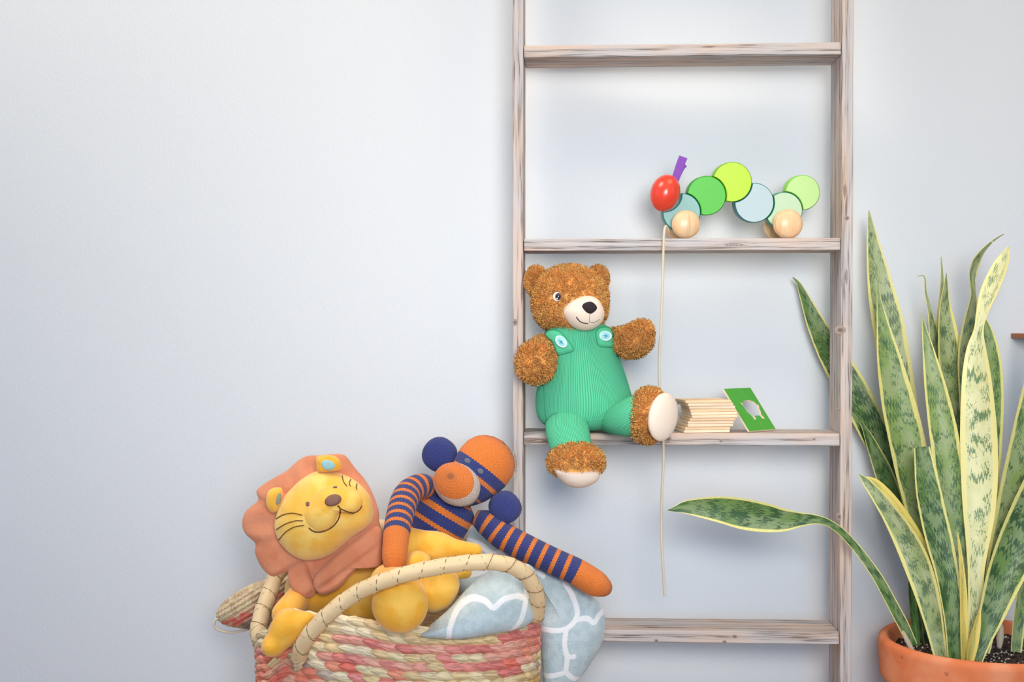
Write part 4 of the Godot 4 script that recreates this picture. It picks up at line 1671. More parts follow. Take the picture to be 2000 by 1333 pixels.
# ------------------------------------------------------------------ plush lion
func build_lion() -> void:
	var t := thing("plush_lion", "yellow plush lion with terracotta mane and stitched smile, leaning in the basket", "plush toy", W(690, 1220, 0.16))
	# one stuffed body with its paws
	var z := 0.16
	var s := S(0.2)
	var b := [
		egg(W(665, 1155, 0.135), Vector3(0.085, 0.062, 0.05)), egg(W(715, 1180, 0.16), Vector3(0.060, 0.05, 0.05)),
		cap(W(590, 1158, 0.165), W(558, 1200, 0.222), 24 * s, 27 * s), cap(W(566, 1222, 0.256), W(540, 1256, 0.262), 30 * s, 21 * s, 0.014), cap(W(604, 1209, 0.268), W(560, 1228, 0.26), 12 * s, 22 * s, 0.02), egg(W(530, 1264, 0.264), R(18, 18, 0.02, 0.26), Basis(), 0.012),
		cap(W(760, 1140, 0.23), W(782, 1160, 0.285), 38 * s, 44 * s, 0.02), egg(W(781, 1184, 0.300), R(55, 54, 0.026, 0.30), Basis(Vector3.RIGHT, 0.1), 0.012),
		egg(W(842, 1150, 0.225), R(50, 46, 0.03, 0.22), Basis(Vector3.BACK, -0.3), 0.006), egg(W(872, 1140, 0.225), R(24, 22, 0.024, 0.22), Basis(), 0.012),
		egg(W(816, 1103, 0.215), R(27, 26, 0.026, 0.2), Basis(), 0.006), cap(W(850, 1120, 0.20), W(910, 1119, 0.20), 16 * s, 12 * s, 0.008),
		cap(W(800, 1068, 0.15), W(850, 1070, 0.16), 36 * s, 27 * s, 0.02), cap(W(850, 1070, 0.16), W(928, 1077, 0.165), 25 * s, 15 * s, 0.02), cap(W(760, 1110, 0.16), W(805, 1075, 0.15), 30 * s, 30 * s, 0.02),
	]
	var body := nets(b, W(495, 1300, 0.2) - Vector3(0, 0, 0.12), W(965, 1015, 0.2) + Vector3(0, 0, 0.17), 0.0036)
	obj("body", body, M.lion_yellow, t)
	# mane: a flat stuffed collar round the head with soft folds
	var outl := []
	for q in [[499, 961], [503, 978], [479, 1000], [472, 1023], [479, 1043], [499, 1062], [498, 1080], [512, 1108], [531, 1125], [549, 1121], [564, 1117], [566, 1140], [582, 1160], [602, 1166], [619, 1157], [637, 1158], [666, 1140], [686, 1119], [707, 1104], [742, 1106], [744, 1079], [747, 1044], [741, 1019], [740, 1000], [730, 970], [714, 940], [693, 916], [675, 893], [661, 888], [642, 889], [619, 891], [600, 892], [582, 900], [558, 921], [530, 937], [511, 949]]:
		outl.append(Vector2(q[0], q[1]))
	var mid := Vector2(622, 1020)
	var folds := func(px: float, py: float, tt: float) -> float:
		var d := Vector2(px, py) - mid
		var a := d.angle()
		return (0.0028 * sin(a * 9.0 + 1.0) + 0.0022 * sin(a * 17.0 + tt * 3.0)) * smoothstep(0.45, 0.9, tt) * sin(PI * clampf(tt, 0.0, 1.0) * 0.9 + 0.3)
	var mane := pillow(outl, mid, 0.172, 0.014, 0.02, 160, 18, 7.0, Vector2(0.00002, 0.00006), folds)
	var mo := obj("mane", mane, M.mane, t)
	for q in [[[Vector2(563, 1118), Vector2(574, 1102), Vector2(588, 1096), Vector2(600, 1104), Vector2(608, 1126), Vector2(619, 1150), Vector2(614, 1163), Vector2(601, 1168), Vector2(582, 1161), Vector2(566, 1141)], Vector2(590, 1134), 0.190, 0.012],
			[[Vector2(612, 1136), Vector2(622, 1116), Vector2(650, 1090), Vector2(690, 1058), Vector2(730, 1030), Vector2(746, 1040), Vector2(746, 1075), Vector2(742, 1106), Vector2(707, 1106), Vector2(686, 1122), Vector2(667, 1145), Vector2(638, 1161), Vector2(620, 1156)], Vector2(668, 1108), 0.198, 0.013]]:
		var fg := pillow(q[0], q[1], q[2], q[3], 0.01, 80, 12, 4.0, Vector2(0.0, 0.00006), func(px: float, py: float, tt: float) -> float: return -0.0045 * exp(-pow((py - 1160 + (px - 612) * 0.72) / 7.0, 2.0)) * smoothstep(1.0, 0.7, tt))
		obj("mane_fold", fg, M.mane, mo)
	# head
	var face := []
	for q in [[619, 921], [647, 921], [670, 927], [693, 939], [712, 956], [724, 975], [729, 1000], [726, 1019], [714, 1033], [693, 1046], [668, 1068], [647, 1084], [621, 1093], [596, 1094], [575, 1086], [558, 1072], [544, 1054], [537, 1028], [540, 1005], [549, 979], [568, 956], [591, 935]]:
		face.append(Vector2(q[0], q[1]))
	var head := pillow(face, Vector2(632, 1006), 0.186, 0.052, 0.03, 96, 20, 2.3)
	var ho := obj("head", head, M.lion_face, t)
	var sn := []
	for q in [[619, 963], [601, 986], [592, 1005], [595, 1022], [605, 1033], [621, 1041], [640, 1037], [655, 1023], [664, 1004], [674, 1000], [690, 1002], [703, 994], [708, 980], [700, 964], [680, 955], [655, 950], [634, 953]]:
		sn.append(Vector2(q[0], q[1]))
	var snout := pillow(sn, Vector2(646, 990), 0.228, 0.020, 0.03, 90, 16, 2.2)
	obj("muzzle", snout, M.lion_face, ho)
	var both := [head, snout]
	obj("nose", patch_on(both, oval(650.5, 978, 18, 12, -0.32), Vector2(650.5, 978), 0.005, 36, 6), M.nose_brown, ho)
	var mouth := thread_on(both, [Vector2(660, 989), Vector2(664.5, 995), Vector2(662, 1012), Vector2(652, 1027), Vector2(637, 1036.5), Vector2(621, 1040), Vector2(610, 1037), Vector2(604, 1032)], 44, 0.0011, 0.0004)
	mouth.append(thread_on(both, [Vector2(664.5, 994), Vector2(679, 1000), Vector2(691, 1002), Vector2(700, 997.5), Vector2(706, 989)], 28, 0.0010, 0.0004))
	obj("mouth", mouth, M.brown_thread, ho)
	for q in [[601, 985, 4.6, 5.6], [654.5, 953, 5.0, 1.5]]:
		obj("eye", patch_on(both, oval(q[0], q[1], q[2], q[3], -0.1), Vector2(q[0], q[1]), 0.0018, 16, 4), M.nose_brown, ho)
	for w in [[[540, 1014], [554, 1006], [572, 1003], [590, 1007]], [[540, 1035], [558, 1024], [577, 1018], [591, 1018]], [[544, 1056], [558, 1040], [575, 1030], [593, 1027]], [[668, 930], [671, 942], [677, 950]], [[685, 937], [682, 944], [684, 950]], [[697, 946], [695.5, 952], [697, 957]]]:
		var line := []
		for q in w:
			line.append(Vector2(q[0], q[1]))
		obj("whisker", thread_on(both, line, 16, 0.0008, 0.0003), M.brown_thread, ho)
	var ears := [
		[[Vector2(520, 979), Vector2(523, 962), Vector2(533, 954), Vector2(548, 953), Vector2(552, 963), Vector2(549, 982), Vector2(543, 998), Vector2(533, 1002), Vector2(523, 993)], Vector2(536, 977), 0.196, [Vector2(542, 965), Vector2(548, 963), Vector2(548, 976), Vector2(542, 988), Vector2(538, 984)], Vector2(544, 975), "ear_grey"],
		[[Vector2(619, 893), Vector2(637, 889), Vector2(655, 892), Vector2(666, 904), Vector2(664, 918), Vector2(647, 922), Vector2(622, 922), Vector2(618, 908)], Vector2(642, 906), 0.196, [Vector2(626, 905), Vector2(633, 898), Vector2(647, 900), Vector2(656, 909), Vector2(652, 918), Vector2(638, 920), Vector2(629, 914)], Vector2(641, 909), "ear_blue"],
	]
	for e in ears:
		var g := pillow(e[0], e[1], e[2], 0.012, 0.010, 44, 10, 3.0)
		var eo := obj("ear", g, M.lion_yellow, t)
		obj("inner_ear", patch_on([g], e[3], e[4], 0.002, 28, 5), M[e[5]], eo)


# ------------------------------------------------------------------ knitted monkey
# A knitted tube: one band of stitches per row, the edges of the rows zigzag as the stitches do. prof(s) -> Vector2 half widths, colour(row, rows) -> Color.
func knit(path: Array, stitches: int, rowh: float, ref: Vector3, prof: Callable, colour: Callable, tip := 0) -> Geo:
	var far := [0.0]
	for k in path.size() - 1:
		far.append(far[k] + path[k].distance_to(path[k + 1]))
	var total: float = far[-1]
	var rows := int(total / rowh)
	var sides := stitches * 2
	var frame := func(s: float) -> Array:
		var k := 0
		while k < path.size() - 2 and far[k + 1] < s:
			k += 1
		var f: float = clampf((s - far[k]) / maxf(far[k + 1] - far[k], 1e-9), 0.0, 1.0)
		var c: Vector3 = path[k].lerp(path[k + 1], f)
		var t0: Vector3 = (path[mini(k + 1, path.size() - 1)] - path[maxi(k - 1, 0)]).normalized()
		var t1: Vector3 = (path[mini(k + 2, path.size() - 1)] - path[k]).normalized()
		var t := t0.lerp(t1, f).normalized()
		var nn := (ref - t * ref.dot(t)).normalized()
		return [c, t, nn, t.cross(nn)]
	var wide: float = prof.call(0.5).y
	var g := Geo.new()
	for r in rows:
		var col: Color = colour.call(r, rows)
		var first := g.v.size()
		for e in 2:
			var q := ease_tip(float(r + e) / rows, tip)
			var s := total * q
			var fr: Array = frame.call(s)
			var p: Vector2 = prof.call(s / total)
			var room := total * minf(ease_tip(float(r + e + 1) / rows, tip) - q, q - ease_tip(float(r + e - 1) / rows, tip)) if r + e > 0 and r + e < rows else 0.0
			var zig := minf(rowh, room) * 0.42
			for k in sides + 1:
				var a := TAU * (k % sides) / sides
				g.add(fr[0] + fr[1] * (zig if k % 2 else 0.0) + fr[2] * (cos(a) * p.x) + fr[3] * (sin(a) * p.y), Vector2(k * 0.5, r + e) if p.y > wide * 0.05 else Vector2(0.25, 0.45), col)
		g.grid(first, 2, sides + 1)
		for e in 2:
			if r == (0 if e == 0 else rows - 1):
				var row0 := first + e * (sides + 1)
				var mid := Vector3.ZERO
				for k in sides:
					mid += g.v[row0 + k] / sides
				var o := g.add(mid, Vector2(0.25, 0.45), col)
				for k in sides:
					if e == 0:
						g.tri(o, row0 + k + 1, row0 + k)
					else:
						g.tri(o, row0 + k, row0 + k + 1)
	return g.outward()


func ease_tip(q: float, tip: int) -> float:       # packs the rows closer where a knitted shape closes
	if tip == 1:
		return 0.5 - 0.5 * cos(PI * q)
	if tip == 2 and q > 0.34:
		return 0.34 + 0.66 * sin((q - 0.34) / 0.66 * PI * 0.5)
	if tip == 3 and q > 0.86:
		return 0.86 + 0.14 * sin((q - 0.86) / 0.14 * PI * 0.5)
	return q


func build_monkey() -> void:
	var t := thing("knitted_monkey", "knitted navy and orange striped sock monkey slumped in the basket behind the lion", "plush toy", W(880, 1120, 0.07))
	var navy := C(66, 74, 140)
	var orange := C(255, 142, 62)
	var cream := C(232, 214, 204)
	var zb := 0.065
	var s := S(zb)
	# head, from the crown down to the chin
	var crown := W(982, 862, 0.062)
	var chin := W(982 - 0.6 * 150, 862 + 0.8 * 150, 0.085)
	var head_w := func(f: float) -> Vector2:
		var x := f * 150.0
		var keys := [[0, 1], [4, 20], [12, 36], [24, 48], [40, 55.5], [58, 57.5], [68, 57], [88, 53], [96, 50], [112, 44], [130, 33], [142, 22], [150, 3]]
		for k in keys.size() - 1:
			if x <= keys[k + 1][0]:
				var w := lerpf(keys[k][1], keys[k + 1][1], (x - keys[k][0]) / float(keys[k + 1][0] - keys[k][0])) * s
				return Vector2(w * 0.86, w)
		return Vector2(0.002, 0.002)
	var head_c := func(r: int, rows: int) -> Color:
		var x := (r + 0.5) / rows * 150.0
		if x < 66.0:
			return orange
		return orange if (x > 87.0 and x < 95.0) or (x > 120.0 and x < 127.0) else navy
	var hg := knit([crown, crown.lerp(chin, 0.3), crown.lerp(chin, 0.6), chin], 52, 0.0033, Vector3.BACK, head_w, head_c)
	var ho := obj("head", hg, M.knit, t)
	# muzzle: a knitted dome with a cream edge
	var m0 := W(900, 957, 0.09)
	var m1 := W(880, 931, 0.140)
	var muz_w := func(f: float) -> Vector2:
		var x := sqrt(maxf(1.0 - pow(absf((f - 0.34) / 0.66), 2.0), 0.0)) if f > 0.34 else lerpf(0.82, 1.0, f / 0.34)
		return Vector2(40, 49) * s * lerpf(0.006, 1.0, x)
	var muz_c := func(r: int, rows: int) -> Color: return cream if r < int(rows * 0.56) else orange
	var refm := (W(940, 988, 0.1) - W(860, 928, 0.1)).normalized().cross((m1 - m0).normalized())
	var mg := knit([m0, m0.lerp(m1, 0.5), m1], 40, 0.0032, refm, muz_w, muz_c, 2)
	obj("muzzle", mg, M.knit, ho)
	for q in [[913, 900.5], [938.5, 921]]:
		obj("eye", patch_on([hg], oval(q[0], q[1], 7.5, 6.0, 0.6), Vector2(q[0], q[1]), 0.0016, 20, 4), M.felt_grey, ho)
	# ears: stuffed discs
	for e in [[858, 888, 34, 33, 0.045, 0.9], [986, 991, 31, 32, 0.095, 0.6]]:
		var es := S(e[4])
		var dirv := Vector2(sin(e[5]), cos(e[5]))
		var p0 := W(e[0] - dirv.x * e[3], e[1] - dirv.y * e[3], e[4])
		var p1 := W(e[0] + dirv.x * e[3], e[1] + dirv.y * e[3], e[4])
		var ear_w := func(f: float) -> Vector2:
			var x := sqrt(maxf(1.0 - pow(absf(2.0 * f - 1.0), 2.3), 0.0))
			return Vector2(0.013 * lerpf(0.05, 1.0, sqrt(x)), lerpf(1.0, e[2], x) * es)
		obj("ear", knit([p0, p0.lerp(p1, 0.5), p1], 30, 0.0033, Vector3.BACK, ear_w, func(_r: int, _n: int) -> Color: return navy, 1), M.knit, t)
	# torso
	var c0 := W(903, 948, 0.062)
	var c1 := W(818, 1088, 0.075)
	var torso_w := func(f: float) -> Vector2:
		var w := 56.0 * s * (smoothstep(-0.02, 0.3, f) if f < 0.3 else 1.0) * (1.0 - 0.9 * smoothstep(0.85, 1.02, f))
		return Vector2(w * 0.72, w)
	var torso_c := func(r: int, rows: int) -> Color:
		var x := (r + 0.5) / rows * 164.0
		for o in [28.0, 61.0, 92.0, 123.0]:
			if absf(x - o) < 5.2:
				return orange
		return navy
	obj("torso", knit([c0, c0.lerp(c1, 0.5), c1], 46, 0.0033, Vector3.BACK, torso_w, torso_c), M.knit, t)
	# arms
	var arms := [
		[[Vector4(846, 958, 0.075, 22), Vector4(822, 950, 0.095, 25), Vector4(796, 966, 0.125, 27), Vector4(783, 1000, 0.165, 27), Vector4(775, 1040, 0.205, 26.5), Vector4(771, 1080, 0.235, 25), Vector4(768, 1122, 0.250, 23)], 0.285, 5.0],
		[[Vector4(930, 1012, 0.085, 22), Vector4(950, 1022, 0.09, 26), Vector4(985, 1049, 0.097, 27), Vector4(1035, 1075, 0.105, 26.5), Vector4(1090, 1101, 0.112, 26), Vector4(1125, 1117, 0.115, 26), Vector4(1158, 1137, 0.115, 26.5), Vector4(1194, 1156, 0.115, 22)], 0.27, 6.0],
	]
	for a in arms:
		var pts := spline(a[0], 40)
		var path := []
		for q in pts:
			path.append(W(q.x, q.y, q.z))
		var arm_w := func(f: float) -> Vector2:
			var q: Vector4 = pts[clampi(int(f * 39.0 + 0.5), 0, 39)]
			var end := sqrt(maxf(1.0 - pow(maxf((f - 0.86) / 0.14, 0.0), 2.2), 0.0)) * lerpf(0.75, 1.0, smoothstep(0.0, 0.06, f))
			return Vector2(1, 1) * q.w * S(q.z) * maxf(end, 0.03)
		var arm_c := func(r: int, rows: int) -> Color:
			var f := (r + 0.5) / rows
			if f > 1.0 - a[1]:
				return orange
			return orange if fposmod((1.0 - a[1]) * rows - r - 0.5, a[2]) > a[2] - 2.0 else navy
		obj("arm", knit(path, 30, 0.0033, Vector3.BACK, arm_w, arm_c, 3), M.knit, t)


# ------------------------------------------------------------------ blanket
func build_blanket() -> void:
	# printed cloth: pale blue with white trellis lines; the picture covers x 820..1200, y 1030..1370
	var w := 760
	var h := 680
	var base := noise(w, h, 0.02, 71, 4)
	var d := base.get_data()
	var white := PackedFloat32Array()
	white.resize(w * h)
	var lines := [
		[[868, 1246], [880, 1226], [885, 1198], [899, 1173], [923, 1158], [948, 1160], [965, 1170], [984, 1158], [1008, 1155], [1022, 1161]], [[1030, 1118], [1028, 1140], [1026, 1168], [1017, 1198], [998, 1222]],
		[[900, 1118], [930, 1112], [960, 1104], [985, 1112], [1012, 1118]], [[915, 1060], [940, 1066], [965, 1080], [1000, 1070]],
		[[1048, 1112], [1060, 1122]], [[1086, 1108], [1104, 1138], [1119, 1165], [1126, 1190], [1120, 1206], [1104, 1219], [1080, 1222], [1048, 1221]], [[1124, 1203], [1145, 1202], [1158, 1210], [1170, 1198], [1182, 1194]],
		[[1104, 1219], [1101, 1248], [1106, 1270], [1118, 1273]], [[1106, 1270], [1102, 1300], [1086, 1306], [1062, 1310]], [[1102, 1300], [1120, 1318], [1150, 1326]], [[1062, 1330], [1080, 1345], [1100, 1360]]]
	for l in lines:
		var pts := []
		for q in l:
			pts.append(Vector2((q[0] - 820) * 2.0, (q[1] - 1030) * 2.0))
		for q in spline(pts, l.size() * 30):
			for y in range(int(q.y) - 13, int(q.y) + 14):
				for x in range(int(q.x) - 13, int(q.x) + 14):
					if x >= 0 and y >= 0 and x < w and y < h:
						var e := 1.0 - smoothstep(7.5, 12.5, Vector2(x - q.x, y - q.y).length())
						white[y * w + x] = maxf(white[y * w + x], e)
	var out := PackedByteArray()
	out.resize(w * h * 3)
	var b0 := K(182, 199, 207)
	var b1 := K(193, 209, 216)
	var wh := K(240, 241, 245)
	for k in w * h:
		var c := b0.lerp(b1, smoothstep(0.3, 0.7, d[k] / 255.0)).lerp(wh, white[k])
		out[k * 3] = c.r8
		out[k * 3 + 1] = c.g8
		out[k * 3 + 2] = c.b8
	var im := Image.create_from_data(w, h, false, Image.FORMAT_RGB8, out)
	var m := mat("blanket", K(255, 255, 255), 0.95, {"tex": tex(im), "bump": tex(noise(512, 512, 0.3, 73, 2)), "depth": 0.16, "rim": 0.6, "spec": 0.1})
	var t := thing("fleece_blanket", "light blue fleece blanket with white trellis print spilling out of the basket", "blanket", W(1000, 1220, 0.12))
	var puff := [Vector2(826, 1223), Vector2(848, 1207), Vector2(878, 1184), Vector2(900, 1162), Vector2(930, 1137), Vector2(965, 1119), Vector2(1010, 1111), Vector2(1040, 1118), Vector2(1052, 1145), Vector2(1056, 1175), Vector2(1050, 1198), Vector2(1036, 1214), Vector2(1008, 1223), Vector2(960, 1227), Vector2(905, 1231), Vector2(860, 1229)]
	var wav := func(px: float, py: float, tt: float) -> float:
		return 0.004 * sin(px * 0.055 + py * 0.02) * (1.0 - tt * tt) + 0.003 * sin((px + py) * 0.03)
	var parts := [
		["front_fold", puff, Vector2(970, 1170), 0.222, 0.05, 0.05, Vector2(-0.0002, 0.0005), 2.6],
		["back_fold", [Vector2(893, 1130), Vector2(905, 1080), Vector2(915, 1045), Vector2(945, 1035), Vector2(985, 1050), Vector2(1025, 1078), Vector2(1050, 1105), Vector2(1050, 1150), Vector2(1000, 1170), Vector2(930, 1170)], Vector2(970, 1110), 0.055, 0.045, 0.03, Vector2(0.0, 0.0008), 2.4],
		["side_fold", [Vector2(1040, 1112), Vector2(1058, 1104), Vector2(1085, 1110), Vector2(1115, 1131), Vector2(1150, 1160), Vector2(1175, 1188), Vector2(1183, 1218), Vector2(1176, 1258), Vector2(1150, 1300), Vector2(1122, 1335), Vector2(1092, 1366), Vector2(1066, 1366), Vector2(1059, 1300), Vector2(1054, 1245), Vector2(1047, 1215), Vector2(1056, 1182), Vector2(1054, 1145)], Vector2(1108, 1220), 0.085, 0.032, 0.035, Vector2(-0.0001, 0.0001), 2.4],
	]
	for p in parts:
		var g := pillow(p[1], p[2], p[3], p[4], p[5], 110, 22, p[7], p[6], wav)
		for k in g.uv.size():
			g.uv[k] = (g.uv[k] * 100.0 - Vector2(820, 1030)) / Vector2(380, 340)
		obj(p[0], g, m, t)


# ------------------------------------------------------------------ snake plant
func leaf_tex(sd: int, pale: Color, bright: Color, dark: Color, margin: Color, edge: float, amount: float) -> ImageTexture:
	var w := 96
	var h := 768
	var nz := FastNoiseLite.new()
	nz.seed = sd
	nz.frequency = 1.0
	nz.fractal_octaves = 2
	var streak := noise(w, 24, 0.16, sd + 3, 3)
	streak.resize(w, h, Image.INTERPOLATE_CUBIC)
	var st := streak.get_data()
	var jag := noise(w, h, 0.14, sd + 1, 2).get_data()
	var soft := noise(w, h, 0.012, sd + 2, 2).get_data()
	var out := PackedByteArray()
	out.resize(w * h * 3)
	for y in h:
		for x in w:
			var u := absf((x + 0.5) / w * 2.0 - 1.0)
			var at := y * w + x
			var yy := y + (st[at] - 128) * 0.11 + u * u * 9.0
			var v := 0.5 + 0.9 * nz.get_noise_2d(x * 0.012, yy * 0.06) + (jag[at] / 255.0 - 0.5) * 0.30 + (soft[at] / 255.0 - 0.5) * 0.2
			var c := pale.lerp(bright, smoothstep(0.35, 0.7, soft[at] / 255.0)).lerp(dark, 0.9 * smoothstep(0.66 - amount, 0.80 - amount, v))
			var e := edge + (soft[at] / 255.0 - 0.5) * 0.10
			c = c.lerp(margin.lerp(pale, 0.25 * (jag[at] / 255.0)), smoothstep(e, e + 0.06, u))
			out[at * 3] = c.r8
			out[at * 3 + 1] = c.g8
			out[at * 3 + 2] = c.b8
	return tex(Image.create_from_data(w, h, false, Image.FORMAT_RGB8, out))


func leaf(pts: Array, n: int, turn: float, cup: float, twist := 0.0, blunt := false) -> Geo:
	var half := 6
	var rings := []
	var vs := []
	var us := []
	var far := rng.randf()
	var path := []
	var sp := spline(pts, n)
	for q in sp:
		path.append(W(q.x, q.y, q.z))
	for k in n:
		var q: Vector4 = sp[k]
		var t: Vector3 = (path[mini(k + 1, n - 1)] - path[maxi(k - 1, 0)]).normalized()
		var f := float(k) / (n - 1)
		var a := turn + twist * (1.0 - f)
		var ref := Vector3(sin(a), 0.0, cos(a))
		var nn := (ref - t * ref.dot(t)).normalized()
		var bb := t.cross(nn).normalized()
		if bb.x < 0.0 and absf(bb.x) > absf(bb.y) or bb.y < 0.0 and absf(bb.y) >= absf(bb.x):
			bb = -bb
		if k:
			far += path[k].distance_to(path[k - 1]) * 1.5
		var hw := maxf(q.w, 0.6) * 0.5 * S(q.z) / maxf(absf(cos(a)), 0.5)
		var th := minf(0.0016, hw * 0.4)
		var ring := PackedVector3Array()
		for side in 2:
			for j in range(-half, half + 1):
				var x := float(j if side == 0 else -j) / half
				var lift := cup * hw * (x * x - 0.35)
				ring.append(path[k] + bb * (x * hw) + nn * (lift + (1.0 if side == 0 else -1.0) * th * (1.0 - 0.85 * x * x)))
				if k == 0:
					us.append((x + 1.0) * 0.5)
		rings.append(ring)
		vs.append(far)
	us.append(us[0])
	return loft(rings, us, vs).outward()


